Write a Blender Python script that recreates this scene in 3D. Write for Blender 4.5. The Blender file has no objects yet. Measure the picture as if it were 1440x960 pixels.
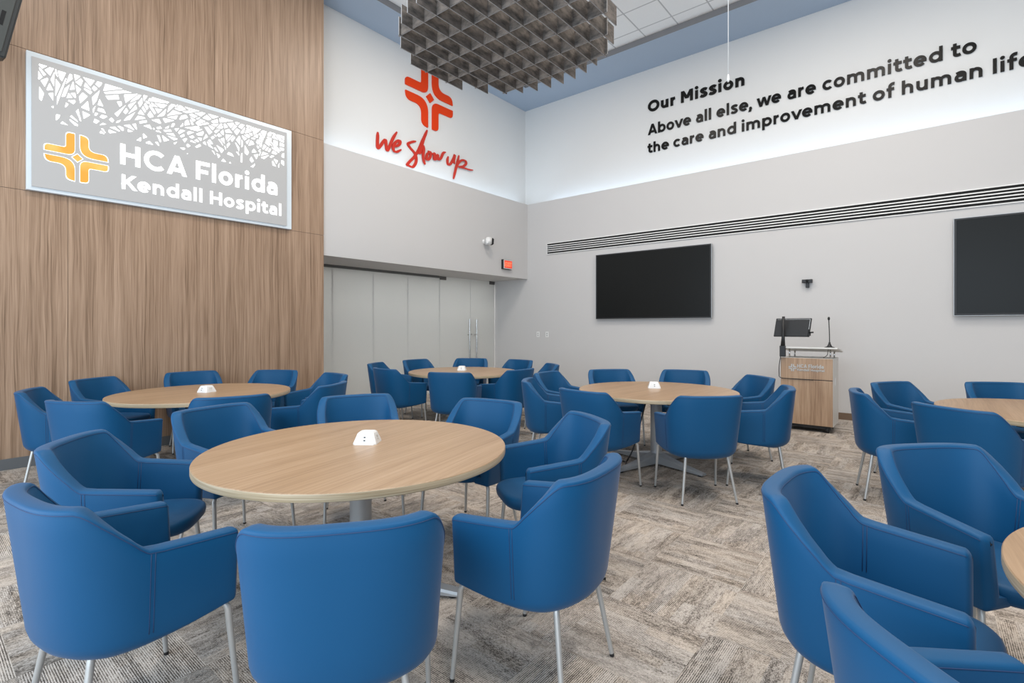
import bpy, bmesh, math, random
from mathutils import Vector, Matrix

# ------------------------------------------------------------------ camera, world, lights, exposure
C = bpy.context.scene.collection
SC = bpy.context.scene
PI = math.pi
EYE = 1.37
YAW = math.radians(39.4)
cam = bpy.data.objects.new('Camera', bpy.data.cameras.new('Camera'))
C.objects.link(cam)
cam.location = (0, 0, EYE)
cam.rotation_euler = (PI / 2, 0, YAW - PI / 2)
cam.data.sensor_width = 36.0
cam.data.lens = 712.0 / 1440.0 * 36.0
cam.data.shift_y = -(480 - 459) / 1440.0
cam.data.clip_start = 0.05
SC.camera = cam

SC.view_settings.view_transform = 'Standard'
SC.view_settings.look = 'None'
SC.view_settings.gamma = 1.0
SC.view_settings.use_curve_mapping = False
SC.view_settings.exposure = -0.17

wd = bpy.data.worlds.new('World')
SC.world = wd
wd.use_nodes = True
bg = wd.node_tree.nodes['Background']
bg.inputs[0].default_value = (0.80, 0.90, 1.0, 1)
bg.inputs[1].default_value = 1.0


def area(name, loc, size, rot, power, col):
    l = bpy.data.lights.new(name, 'AREA')
    l.shape = 'RECTANGLE'
    l.size, l.size_y = size
    l.energy = power
    l.color = col
    o = bpy.data.objects.new(name, l)
    o.location = loc
    o.rotation_euler = rot
    C.objects.link(o)
    return o


# daylight through the glazed side behind the photographer, plus overhead fill added for brightness
area('window_daylight', (-2.35, 1.2, 2.1), (3.8, 9.0), (0, -PI / 2, 0), 400, (0.73, 0.87, 1.0))
for i, (x, y) in enumerate([(1.0, 3.6), (5.2, 4.2), (6.0, 0.6), (3.2, -1.0), (0.4, -1.4)]):
    area('ceiling_fill_light', (x, y, 6.37), (1.2, 1.2), (0, 0, 0), 112, (1.0, 0.92, 0.83))


# cool light of the cove strips thrown up onto the painted ceiling border, and the lit corridor behind the frosted glass
area('cove_uplight', (9.02, 1.5, 3.99), (0.06, 10.0), (0, PI - 0.45, 0), 20, (0.55, 0.76, 1.0))
area('cove_uplight', (6.4, 6.99, 3.99), (5.0, 0.06), (PI + 0.45, 0, 0), 11, (0.60, 0.80, 1.0))
area('corridor_light', (6.4, 8.6, 2.45), (4.6, 0.5), (0, 0, 0), 70, (1.0, 0.98, 0.95))


# ------------------------------------------------------------------ node helpers / materials
def mat(name, col=(0.5, 0.5, 0.5), rough=0.5, metal=0.0, spec=0.5, emit=None, estr=1.0):
    m = bpy.data.materials.new(name)
    m.use_nodes = True
    b = m.node_tree.nodes['Principled BSDF']
    b.inputs['Base Color'].default_value = (*col, 1)
    b.inputs['Roughness'].default_value = rough
    b.inputs['Metallic'].default_value = metal
    b.inputs['Specular IOR Level'].default_value = spec
    if emit:
        b.inputs['Emission Color'].default_value = (*emit, 1)
        b.inputs['Emission Strength'].default_value = estr
    return m


class NT:
    def __init__(s, m):
        s.t = m.node_tree
        s.b = s.t.nodes['Principled BSDF']

    def n(s, kind, **kw):
        x = s.t.nodes.new(kind)
        for k, v in kw.items():
            setattr(x, k, v)
        return x

    def link(s, a, b):
        s.t.links.new(a, b)

    def math(s, op, a, b=None, c=None):
        x = s.n('ShaderNodeMath', operation=op)
        for i, v in enumerate((a, b, c)):
            if v is None:
                continue
            if isinstance(v, (int, float)):
                x.inputs[i].default_value = v
            else:
                s.link(v, x.inputs[i])
        return x.outputs[0]

    def mixf(s, f, a, b):
        x = s.n('ShaderNodeMix', data_type='FLOAT')
        for i, v in ((0, f), (2, a), (3, b)):
            if isinstance(v, (int, float)):
                x.inputs[i].default_value = v
            else:
                s.link(v, x.inputs[i])
        return x.outputs[0]

    def mixc(s, f, a, b, blend='MIX'):
        x = s.n('ShaderNodeMix', data_type='RGBA', blend_type=blend)
        for i, v in ((0, f), (6, a), (7, b)):
            if isinstance(v, (int, float)):
                x.inputs[i].default_value = v
            elif isinstance(v, tuple):
                x.inputs[i].default_value = (*v, 1)
            else:
                s.link(v, x.inputs[i])
        return x.outputs[2]

    def comb(s, x, y, z):
        c = s.n('ShaderNodeCombineXYZ')
        for i, v in enumerate((x, y, z)):
            if isinstance(v, (int, float)):
                c.inputs[i].default_value = v
            else:
                s.link(v, c.inputs[i])
        return c.outputs[0]

    def coords(s):
        tc = s.n('ShaderNodeTexCoord')
        sp = s.n('ShaderNodeSeparateXYZ')
        s.link(tc.outputs['Object'], sp.inputs[0])
        return sp.outputs[0], sp.outputs[1], sp.outputs[2], tc.outputs['Object']

    def noise(s, vec, scale=1.0, detail=2.0, rough=0.5):
        x = s.n('ShaderNodeTexNoise')
        x.inputs['Scale'].default_value = scale
        x.inputs['Detail'].default_value = detail
        x.inputs['Roughness'].default_value = rough
        s.link(vec, x.inputs['Vector'])
        return x.outputs[0]

    def ramp(s, f, stops):
        x = s.n('ShaderNodeValToRGB')
        e = x.color_ramp.elements
        while len(e) < len(stops):
            e.new(0.5)
        for i, (p, c) in enumerate(stops):
            e[i].position = p
            e[i].color = (*c, 1)
        s.link(f, x.inputs[0])
        return x.outputs[0]

    def bump(s, h, strength=0.3, dist=0.002):
        x = s.n('ShaderNodeBump')
        x.inputs['Strength'].default_value = strength
        x.inputs['Distance'].default_value = dist
        s.link(h, x.inputs['Height'])
        s.link(x.outputs[0], s.b.inputs['Normal'])


def carpet_mat():
    m = mat('carpet', rough=0.95, spec=0.1)
    t = NT(m)
    x, y, z, obj = t.coords()
    cx = t.math('FLOOR', t.math('DIVIDE', t.math('SUBTRACT', x, 0.30), 0.5))
    cy = t.math('FLOOR', t.math('DIVIDE', t.math('SUBTRACT', y, 0.255), 0.5))
    par = t.math('FLOORED_MODULO', t.math('ADD', cx, cy), 2.0)
    wn = t.n('ShaderNodeTexWhiteNoise', noise_dimensions='2D')
    t.link(t.comb(cx, cy, 0), wn.inputs['Vector'])
    rnd = wn.outputs[0]
    # tile (4,1) runs along x, its neighbours run along y
    u = t.mixf(par, y, x)
    v = t.mixf(par, x, y)
    off = t.math('MULTIPLY', rnd, 37.0)
    vw = t.math('ADD', v, t.math('MULTIPLY', t.noise(t.comb(t.math('MULTIPLY', u, 7.0), t.math('MULTIPLY', v, 16.0), off), 1.0, 2.0), 0.009))
    st = t.noise(t.comb(t.math('ADD', t.math('MULTIPLY', u, 2.4), off), t.math('MULTIPLY', vw, 17.0), off), 1.0, 3.0, 0.55)
    blot = t.noise(t.comb(t.math('ADD', t.math('MULTIPLY', u, 20.0), off), t.math('MULTIPLY', vw, 62.0), off), 1.0, 4.0, 0.68)
    fine = t.noise(t.comb(t.math('MULTIPLY', u, 130.0), t.math('MULTIPLY', v, 260.0), off), 1.0, 2.0, 0.6)
    lines = t.math('SINE', t.math('MULTIPLY', v, 2 * PI / 0.0078))
    ln_amt = t.math('SUBTRACT', t.noise(t.comb(t.math('MULTIPLY', u, 2.2), t.math('MULTIPLY', v, 3.4), off), 1.0, 1.0), 0.44)
    ln_amt = t.math('MINIMUM', t.math('MULTIPLY', t.math('MAXIMUM', ln_amt, 0.0), 2.6), 0.28)
    bv = t.math('FLOOR', t.math('DIVIDE', v, 0.0625))
    wb = t.n('ShaderNodeTexWhiteNoise', noise_dimensions='2D')
    t.link(t.comb(bv, off, 0), wb.inputs['Vector'])
    bu = t.math('FLOOR', t.math('ADD', t.math('DIVIDE', u, 0.26), t.math('MULTIPLY', wb.outputs[0], 5.0)))
    wc = t.n('ShaderNodeTexWhiteNoise', noise_dimensions='3D')
    t.link(t.comb(bv, bu, off), wc.inputs['Vector'])
    block = t.math('SUBTRACT', wc.outputs[0], 0.5)
    big = t.noise(t.comb(t.math('MULTIPLY', x, 0.55), t.math('MULTIPLY', y, 0.55), 3.0), 1.0, 1.0)
    h = t.math('ADD', t.math('MULTIPLY', st, 0.50), t.math('ADD', t.math('MULTIPLY', blot, 0.66), -0.10))
    h = t.math('ADD', h, t.math('ADD', t.math('MULTIPLY', fine, 0.95), -0.305))
    h = t.math('ADD', h, t.math('MULTIPLY', t.math('MULTIPLY', lines, ln_amt), 0.75))
    h = t.math('ADD', h, t.math('MULTIPLY', t.math('SUBTRACT', rnd, 0.5), 0.06))
    h = t.math('ADD', h, t.math('MULTIPLY', block, 0.13))
    col = t.ramp(h, [(0.42, (0.095, 0.083, 0.073)), (0.54, (0.235, 0.205, 0.180)), (0.64, (0.41, 0.365, 0.325)), (0.86, (0.60, 0.545, 0.495))])
    wt = t.n('ShaderNodeTexWhiteNoise', noise_dimensions='3D')
    t.link(t.comb(bu, bv, t.math('ADD', off, 9.0)), wt.inputs['Vector'])
    col = t.mixc(t.math('MULTIPLY', wt.outputs[0], 0.55), col, t.mixc(1.0, col, (1.06, 0.97, 0.86), 'MULTIPLY'))
    t.link(col, t.b.inputs['Base Color'])
    t.bump(t.math('ADD', fine, t.math('MULTIPLY', lines, 0.3)), 0.4, 0.003)
    return m


def veneer_mat(name, axis, stops, fs=70.0, ls=1.3, rough=0.42, tint=0.0, spec=0.4):
    """wood veneer whose grain runs along one object axis"""
    m = mat(name, rough=rough, spec=spec)
    t = NT(m)
    x, y, z, obj = t.coords()
    along = {'X': x, 'Y': y, 'Z': z}[axis]
    o1, o2 = {'X': (y, z), 'Y': (x, z), 'Z': (x, y)}[axis]
    wob = t.math('MULTIPLY', t.noise(t.comb(t.math('MULTIPLY', along, 1.1), t.math('MULTIPLY', o1, 5.0), t.math('MULTIPLY', o2, 5.0)), 1.0, 2.0), 0.05)
    a1 = t.math('ADD', o1, wob)
    g1 = t.noise(t.comb(t.math('MULTIPLY', along, ls), t.math('MULTIPLY', a1, fs), t.math('MULTIPLY', o2, fs)), 1.0, 3.0, 0.6)
    g2 = t.noise(t.comb(t.math('MULTIPLY', along, ls * 0.5), t.math('MULTIPLY', a1, fs * 0.18), t.math('MULTIPLY', o2, fs * 0.18)), 1.0, 2.0)
    g3 = t.noise(t.comb(t.math('MULTIPLY', along, ls * 3), t.math('MULTIPLY', a1, fs * 2.6), t.math('MULTIPLY', o2, fs * 2.6)), 1.0, 2.0)
    h = t.math('ADD', t.math('MULTIPLY', g1, 0.45), t.math('ADD', t.math('MULTIPLY', g2, 0.25), t.math('MULTIPLY', g3, 0.30)))
    t.link(t.ramp(h, stops), t.b.inputs['Base Color'])
    t.bump(g3, 0.08, 0.001)
    return m


def vinyl_mat():
    m = mat('blue_vinyl', (0.003, 0.075, 0.185), rough=0.52, spec=0.26)
    t = NT(m)
    x, y, z, obj = t.coords()
    n1 = t.noise(obj, 420.0, 2.0)
    n2 = t.noise(obj, 3.0, 2.0)
    t.link(t.mixc(n2, (0.0025, 0.070, 0.180), (0.0035, 0.080, 0.200)), t.b.inputs['Base Color'])
    t.b.inputs['Sheen Weight'].default_value = 0.10
    t.b.inputs['Sheen Roughness'].default_value = 0.4
    t.b.inputs['Sheen Tint'].default_value = (1.0, 0.88, 0.95, 1)
    t.bump(n1, 0.05, 0.0005)
    return m


def plaster_mat(name, col):
    m = mat(name, col, rough=0.75, spec=0.25)
    t = NT(m)
    x, y, z, obj = t.coords()
    n = t.noise(obj, 260.0, 2.0)
    t.bump(n, 0.03, 0.0005)
    return m


def tile_ceiling_mat():
    m = mat('ceiling_tiles', rough=0.9, spec=0.1)
    t = NT(m)
    x, y, z, obj = t.coords()
    P = 0.5575
    lx = t.math('ABSOLUTE', t.math('SUBTRACT', t.math('FRACT', t.math('DIVIDE', t.math('SUBTRACT', x, 7.995), P)), 0.5))
    ly = t.math('ABSOLUTE', t.math('SUBTRACT', t.math('FRACT', t.math('DIVIDE', t.math('SUBTRACT', y, 3.787), P * 1.03)), 0.5))
    e = t.math('MAXIMUM', lx, ly)
    line = t.math('GREATER_THAN', e, 0.481)
    n = t.noise(obj, 90.0, 2.0)
    base = t.mixc(n, (0.82, 0.82, 0.81), (0.90, 0.90, 0.89))
    t.link(t.mixc(line, base, (0.50, 0.50, 0.50)), t.b.inputs['Base Color'])
    return m


def felt_mat():
    m = mat('baffle_felt', rough=0.85, spec=0.15)
    t = NT(m)
    x, y, z, obj = t.coords()
    n = t.noise(t.comb(t.math('MULTIPLY', x, 9.0), t.math('MULTIPLY', y, 9.0), t.math('MULTIPLY', z, 22.0)), 1.0, 4.0, 0.65)
    n2 = t.noise(obj, 300.0, 2.0)
    h = t.math('ADD', t.math('MULTIPLY', n, 0.75), t.math('MULTIPLY', n2, 0.25))
    t.link(t.ramp(h, [(0.35, (0.060, 0.057, 0.055)), (0.65, (0.215, 0.190, 0.172))]), t.b.inputs['Base Color'])
    return m


M = {}
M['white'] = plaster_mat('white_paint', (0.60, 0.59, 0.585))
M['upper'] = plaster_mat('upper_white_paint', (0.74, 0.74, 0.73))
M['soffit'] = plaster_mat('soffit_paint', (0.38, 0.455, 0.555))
M['fascia'] = plaster_mat('fascia_paint', (0.24, 0.24, 0.25))
M['carpet'] = carpet_mat()
M['tiles'] = tile_ceiling_mat()
M['wall_wood'] = veneer_mat('wall_veneer', 'Z', [(0.33, (0.15, 0.090, 0.054)), (0.45, (0.30, 0.195, 0.127)), (0.57, (0.41, 0.278, 0.190)), (0.72, (0.54, 0.385, 0.28))], 66.0, 0.9, 0.42)
M['podium_wood'] = veneer_mat('podium_veneer', 'Z', [(0.32, (0.22, 0.13, 0.08)), (0.5, (0.42, 0.275, 0.175)), (0.72, (0.58, 0.42, 0.29))], 46.0, 1.2, 0.45)
M['table_wood'] = veneer_mat('table_veneer', 'X', [(0.30, (0.27, 0.167, 0.095)), (0.48, (0.385, 0.25, 0.147)), (0.62, (0.455, 0.31, 0.195)), (0.78, (0.52, 0.37, 0.25))], 62.0, 1.3, 0.33)

def edge_mat():
    m = mat('table_edge_band', rough=0.4)
    t = NT(m)
    x, y, z, obj = t.coords()
    n = t.noise(t.comb(t.math('MULTIPLY', x, 2.5), t.math('MULTIPLY', y, 2.5), t.math('MULTIPLY', z, 190.0)), 1.0, 3.0, 0.6)
    t.link(t.ramp(n, [(0.32, (0.34, 0.25, 0.145)), (0.5, (0.47, 0.365, 0.235)), (0.70, (0.58, 0.475, 0.335))]), t.b.inputs['Base Color'])
    return m


M['edge_wood'] = edge_mat()
M['vinyl'] = vinyl_mat()
M['thread'] = mat('navy_thread', (0.012, 0.045, 0.13), 0.6)
M['leg'] = mat('silver_paint', (0.50, 0.50, 0.49), 0.38, 0.55)
M['silver'] = mat('silver_powder_coat', (0.42, 0.44, 0.46), 0.36, 0.45)
M['chrome'] = mat('brushed_steel', (0.62, 0.62, 0.61), 0.22, 0.95)
M['black'] = mat('black_plastic', (0.012, 0.012, 0.013), 0.45)
M['charcoal'] = mat('charcoal_plastic', (0.030, 0.033, 0.033), 0.5)
M['grey_panel'] = mat('grey_panel_plastic', (0.055, 0.060, 0.056), 0.55)
M['screen'] = mat('screen_glass', (0.010, 0.011, 0.011), 0.32, 0.0, 0.18)
M['white_plastic'] = mat('white_plastic', (0.82, 0.82, 0.81), 0.35)
M['white_lam'] = mat('white_laminate', (0.72, 0.70, 0.66), 0.4)
M['grey_plastic'] = mat('grey_plastic', (0.42, 0.43, 0.43), 0.45)
M['base_grey'] = mat('grey_base', (0.125, 0.13, 0.135), 0.6)
M['base_brown'] = mat('brown_base', (0.16, 0.105, 0.07), 0.6)
M['letter_black'] = mat('gloss_black_letter', (0.007, 0.007, 0.007), 0.3, 0.0, 0.14)
M['letter_silver'] = mat('silver_letter', (0.50, 0.50, 0.485), 0.4, 0.2)
M['logo_red'] = mat('orange_red_acrylic', (0.76, 0.050, 0.004), 0.4, 0.0, 0.2)
M['script_red'] = mat('red_acrylic', (0.55, 0.028, 0.012), 0.3)
M['glass'] = mat('frosted_glass', (0.66, 0.67, 0.66), 0.28, 0.0, 0.5)
gl = M['glass'].node_tree
tr = gl.nodes.new('ShaderNodeBsdfTranslucent')
tr.inputs[0].default_value = (0.85, 0.86, 0.85, 1)
mx_ = gl.nodes.new('ShaderNodeMixShader')
mx_.inputs[0].default_value = 0.45
gl.links.new(gl.nodes['Principled BSDF'].outputs[0], mx_.inputs[1])
gl.links.new(tr.outputs[0], mx_.inputs[2])
gl.links.new(mx_.outputs[0], gl.nodes['Material Output'].inputs['Surface'])
M['joint'] = mat('clear_glass_joint', (0.78, 0.79, 0.78), 0.2)
M['header'] = mat('aluminium_header', (0.16, 0.165, 0.16), 0.4, 0.4)
M['patch'] = mat('satin_patch_fitting', (0.14, 0.135, 0.13), 0.35, 0.6)
M['sign_edge'] = mat('acrylic_edge', (0.62, 0.68, 0.72), 0.2, 0.0, 0.5, (0.8, 0.9, 1.0), 0.12)
M['sign_face'] = mat('sign_face_grey', (0.33, 0.33, 0.33), 0.45, 0.0, 0.4, (1, 1, 1), 0.18)
M['sign_light'] = mat('backlit_white', (0.9, 0.9, 0.9), 0.5, 0.0, 0.3, (1, 1, 1), 1.0)
M['cove'] = mat('cove_lamp', (0.9, 0.95, 1), 0.5, 0.0, 0.3, (0.68, 0.84, 1.0), 1.2)
M['exit_red'] = mat('exit_lens', (0.5, 0.03, 0.02), 0.3, 0.0, 0.5, (1.0, 0.06, 0.02), 0.55)
M['exit_glow'] = mat('exit_letters', (0.8, 0.2, 0.1), 0.3, 0.0, 0.5, (1.0, 0.22, 0.10), 0.9)
M['vent_slot'] = mat('dark_vent_slot', (0.006, 0.006, 0.006), 0.8)


def logo_orange():
    m = mat('backlit_orange', (0.8, 0.42, 0.08), 0.4)
    t = NT(m)
    x, y, z, obj = t.coords()
    n = t.noise(obj, 5.0, 1.0)
    c = t.ramp(n, [(0.35, (0.85, 0.30, 0.035)), (0.65, (0.92, 0.45, 0.12))])
    t.link(c, t.b.inputs['Base Color'])
    t.link(c, t.b.inputs['Emission Color'])
    t.b.inputs['Emission Strength'].default_value = 0.40
    return m


M['logo_orange'] = logo_orange()


# ------------------------------------------------------------------ mesh helpers
def obj(name, bm, m, parent=None, smooth=False, sharp=None):
    me = bpy.data.meshes.new(name)
    bmesh.ops.recalc_face_normals(bm, faces=bm.faces[:])
    if smooth:
        for f in bm.faces:
            f.smooth = True
        if sharp is not None:
            for e in bm.edges:
                if len(e.link_faces) == 2 and e.calc_face_angle(0) > sharp:
                    e.smooth = False
    bm.to_mesh(me)
    bm.free()
    for q in (m if isinstance(m, (list, tuple)) else [m]):
        me.materials.append(q)
    o = bpy.data.objects.new(name, me)
    C.objects.link(o)
    if parent:
        o.parent = parent
    return o


def empty(name, loc=(0, 0, 0), rotz=0.0):
    o = bpy.data.objects.new(name, None)
    o.empty_display_size = 0.1
    o.location = loc
    o.rotation_euler = (0, 0, rotz)
    C.objects.link(o)
    return o


def tag(o, label, cat, group=None, kind=None):
    o['label'] = label
    o['category'] = cat
    if group:
        o['group'] = group
    if kind:
        o['kind'] = kind
    return o


def struct(name, bm, m, parent=None, smooth=False):
    o = obj(name, bm, m, parent, smooth)
    if not parent:
        o['kind'] = 'structure'
    return o


def box(bm, x0, x1, y0, y1, z0, z1, bev=0.0, seg=2):
    vs = [bm.verts.new((x, y, z)) for z in (z0, z1) for y in (y0, y1) for x in (x0, x1)]
    fs = [bm.faces.new([vs[i] for i in q]) for q in ((0, 2, 3, 1), (4, 5, 7, 6), (0, 1, 5, 4), (2, 6, 7, 3), (0, 4, 6, 2), (1, 3, 7, 5))]
    if bev > 0:
        es = list({e for f in fs for e in f.edges})
        bmesh.ops.bevel(bm, geom=es, offset=bev, segments=seg, affect='EDGES', profile=0.6)
    return fs


def obox(bm, o, ex, ey, ez, bev=0.0):
    """box with corner o and edge vectors ex, ey, ez"""
    o, ex, ey, ez = map(Vector, (o, ex, ey, ez))
    vs = [bm.verts.new(o + a * ex + b * ey + c * ez) for c in (0, 1) for b in (0, 1) for a in (0, 1)]
    fs = [bm.faces.new([vs[i] for i in q]) for q in ((0, 2, 3, 1), (4, 5, 7, 6), (0, 1, 5, 4), (2, 6, 7, 3), (0, 4, 6, 2), (1, 3, 7, 5))]
    if bev > 0:
        es = list({e for f in fs for e in f.edges})
        bmesh.ops.bevel(bm, geom=es, offset=bev, segments=2, affect='EDGES')
    return fs


def tube(bm, pts, r, n=10, caps=True):
    pts = [Vector(p) for p in pts]
    rs = r if isinstance(r, (list, tuple)) else [r] * len(pts)
    rings = []
    nrm = None
    for i, p in enumerate(pts):
        d = (pts[min(i + 1, len(pts) - 1)] - pts[max(i - 1, 0)]).normalized()
        if nrm is None:
            nrm = d.orthogonal().normalized()
        else:
            nrm = (nrm - d * nrm.dot(d)).normalized()
        b = d.cross(nrm)
        rings.append([bm.verts.new(p + (nrm * math.cos(2 * PI * k / n) + b * math.sin(2 * PI * k / n)) * rs[i]) for k in range(n)])
    for a, b in zip(rings, rings[1:]):
        for k in range(n):
            bm.faces.new((a[k], a[(k + 1) % n], b[(k + 1) % n], b[k]))
    if caps:
        bm.faces.new(rings[0][::-1])
        bm.faces.new(rings[-1])


def lathe(bm, prof, n=48, c=(0, 0, 0), capb=True, capt=True):
    rings = []
    for r, z in prof:
        rings.append([bm.verts.new((c[0] + r * math.cos(2 * PI * k / n), c[1] + r * math.sin(2 * PI * k / n), c[2] + z)) for k in range(n)])
    for a, b in zip(rings, rings[1:]):
        for k in range(n):
            bm.faces.new((a[k], a[(k + 1) % n], b[(k + 1) % n], b[k]))
    if capb:
        bm.faces.new(rings[0][::-1])
    if capt:
        bm.faces.new(rings[-1])


def catmull(p, k=6):
    out = []
    for i in range(len(p) - 1):
        a, b, c, d = p[max(i - 1, 0)], p[i], p[i + 1], p[min(i + 2, len(p) - 1)]
        for j in range(k):
            t = j / k
            out.append(tuple(0.5 * (2 * b[q] + (c[q] - a[q]) * t + (2 * a[q] - 5 * b[q] + 4 * c[q] - d[q]) * t * t + (3 * b[q] - a[q] - 3 * c[q] + d[q]) * t ** 3) for q in range(len(b))))
    out.append(tuple(p[-1]))
    return out


class Plane:
    """2D drawing plane on a wall: point (a, b) -> origin + a*u + b*v, raised along n"""

    def __init__(s, o, u, v, n):
        s.o, s.u, s.v, s.n = map(Vector, (o, u, v, n))

    def __call__(s, a, b, h=0.0):
        return s.o + s.u * a + s.v * b + s.n * h


def ribbon(bm, pl, pts, hw, depth, closed=False, h0=0.0, rise=0.0):
    """flat stroke of half width hw (number or list) along 2D pts, raised off the plane"""
    n = len(pts)
    L, R = [], []
    for i in range(n):
        if closed:
            p, q = pts[(i - 1) % n], pts[(i + 1) % n]
        else:
            p, q = pts[max(i - 1, 0)], pts[min(i + 1, n - 1)]
        dx, dy = q[0] - p[0], q[1] - p[1]
        l = math.hypot(dx, dy) or 1
        w = hw[i] if isinstance(hw, (list, tuple)) else hw
        nx, ny = -dy / l * w, dx / l * w
        L.append((pts[i][0] + nx, pts[i][1] + ny))
        R.append((pts[i][0] - nx, pts[i][1] - ny))
    V = [[bm.verts.new(pl(*q, h + rise * i / n)) for i, q in enumerate(s)] for h in (h0, h0 + depth) for s in (L, R)]
    for i in range(n if closed else n - 1):
        j = (i + 1) % n
        bm.faces.new((V[2][i], V[2][j], V[3][j], V[3][i]))
        bm.faces.new((V[0][i], V[0][j], V[2][j], V[2][i]))
        bm.faces.new((V[1][j], V[1][i], V[3][i], V[3][j]))
    if not closed:
        for i in (0, n - 1):
            bm.faces.new((V[0][i], V[2][i], V[3][i], V[1][i]))


def poly(bm, pl, pts, depth, h0=0.0):
    a = [bm.verts.new(pl(*p, h0)) for p in pts]
    b = [bm.verts.new(pl(*p, h0 + depth)) for p in pts]
    bm.faces.new(b)
    n = len(pts)
    for i in range(n):
        bm.faces.new((a[i], a[(i + 1) % n], b[(i + 1) % n], b[i]))


# ------------------------------------------------------------------ geometric sans lettering (cap height 1)
def arc(cx, cy, rx, ry, a0, a1, n=18):
    return [(cx + rx * math.cos(math.radians(a0 + (a1 - a0) * i / n)), cy + ry * math.sin(math.radians(a0 + (a1 - a0) * i / n))) for i in range(n + 1)]


def glyph(ch, h):
    """list of strokes ('s' open, 'c' closed, 'd' diagonal with level ends, 'o' dot) and the advance width"""
    X = 0.74                      # x-height
    S = []
    s = lambda p: S.append(('s', p))
    d = lambda x0, y0, x1, y1: S.append(('d', (x0, y0, x1, y1)))
    rx, ry, cy = 0.37 - h, X / 2 - h + 0.012, X / 2
    b = 0.085
    if ch == ' ':
        return S, 0.34
    if ch == ',':
        S.append(('o', (0.14, 0.10, h * 1.15)))
        d(0.16, 0.06, 0.07, -0.20)
        return S, 0.29
    if ch == 'o':
        S.append(('c', arc(b - .03 + .37, cy, rx, ry, 0, 360, 32)[:-1]))
        return S, 0.74 + 2 * (b - .03)
    if ch == 'c':
        s(arc(b - .03 + .37, cy, rx, ry, 43, 317, 24))
        return S, 0.68 + b
    if ch == 'e':
        s(arc(b - .03 + .37, cy, rx, ry, 0, 316, 26))
        s([(b - .03 + .37 - rx, cy), (b - .03 + .37 + rx + h, cy)])
        return S, 0.74 + 2 * (b - .03)
    if ch in 'bdpq':
        lft = ch in 'bp'
        x = b + h
        c0 = b + .38 if lft else b + .36
        S.append(('c', arc(c0, cy, rx, ry, 0, 360, 32)[:-1]))
        xs = b + h if lft else b + .74 - h
        s([(xs, 0 if ch in 'bd' else -.29), (xs, 1.04 if ch in 'bd' else X)])
        return S, 0.74 + 2 * b - .03
    if ch == 'a':
        w = 0.63
        xr = b + w - h
        s([(xr, 0), (xr, X * .62)] + arc(xr - .215, X * .62, .215, X * .38 - h, 0, 90, 8)[1:] + [(b + .24, X - h - .004), (b + .10, X - h - .055)])
        s([(xr, .435), (b + .235, .435)] + arc(b + .235, .435 - .185 + h * .1, .235 - h, .185 - h * .1, 90, 270, 12)[1:] + [(b + .36, .07 + h * .1)] + [(xr - .04, .17), (xr, .26)])
        return S, w + 2 * b - .02
    if ch == 'f':
        s([(b + .16, 0), (b + .16, .83)] + arc(b + .36, .83, .20, .215 - h * .2, 180, 95, 8)[1:] + [(b + .44, 1.035 - h * .2)])
        s([(b - .04, X - h), (b + .42, X - h)])
        return S, 0.44 + b
    if ch == 't':
        s([(b + .16, .93), (b + .16, .22)] + arc(b + .34, .22, .18, .22 - h, 180, 275, 8)[1:] + [(b + .46, h + .035)])
        s([(b - .04, X - h), (b + .45, X - h)])
        return S, 0.49 + b
    if ch in 'hn':
        w = .66
        s([(b + h, 0), (b + h, 1.04 if ch == 'h' else X)])
        s(arc(b + w / 2, X * .55, w / 2 - h, X * .45 - h, 178, 0, 14) + [(b + w - h, 0)])
        return S, w + 2 * b
    if ch == 'm':
        w = 1.10
        s([(b + h, 0), (b + h, X)])
        q = (w - 2 * h) / 4
        s(arc(b + h + q, X * .58, q, X * .42 - h, 178, 0, 12) + [(b + w / 2, 0)])
        s(arc(b + h + 3 * q, X * .58, q, X * .42 - h, 178, 0, 12) + [(b + w - h, 0)])
        return S, w + 2 * b
    if ch == 'r':
        s([(b + h, 0), (b + h, X)])
        s(arc(b + .40, X * .53, .40 - h, X * .47 - h, 178, 92, 8))
        return S, .46 + b
    if ch == 'u':
        w = .65
        s([(b + h, X)] + arc(b + w / 2, X * .45, w / 2 - h, X * .45 - h, 180, 360, 14) + [(b + w - h, X)])
        s([(b + w - h, 0), (b + w - h, X * .5)])
        return S, w + 2 * b
    if ch == 's':
        s(catmull([(b + .50, X - .15), (b + .40, X - .085), (b + .28, X - .075), (b + .14, X - .12), (b + .10, X - .20), (b + .16, X - .29), (b + .29, X / 2), (b + .42, .285), (b + .46, .20), (b + .41, .115), (b + .27, .075), (b + .13, .09), (b + .03, .155)], 3))
        return S, .56 + 2 * b - .03
    if ch == 'v':
        d(b + .02, X, b + .32, 0)
        d(b + .62, X, b + .32, 0)
        return S, .64 + 2 * b - .06
    if ch == 'w':
        for x0, x1 in ((.02, .25), (.49, .25), (.49, .73), (.96, .73)):
            d(b + x0, X, b + x1, 0)
        return S, .98 + 2 * b - .06
    if ch == 'i':
        s([(b + h, 0), (b + h, X)])
        S.append(('o', (b + h, .96, h * 1.18)))
        return S, 2 * h + 2 * b
    if ch == 'l':
        s([(b + h, 0), (b + h, 1.04)])
        return S, 2 * h + 2 * b
    if ch == 'O':
        S.append(('c', arc(b + .50, .5, .51 - h, .51 - h, 0, 360, 36)[:-1]))
        return S, 1.02 + 2 * b - .05
    if ch == 'C':
        s(arc(b + .50, .5, .51 - h, .51 - h, 44, 316, 28))
        return S, .90 + b
    if ch == 'A':
        d(b + .01 + h, 0, b + .47, 1)
        d(b + .93 - h, 0, b + .47, 1)
        s([(b + .22, .27), (b + .72, .27)])
        return S, .94 + 2 * b - .08
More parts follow.
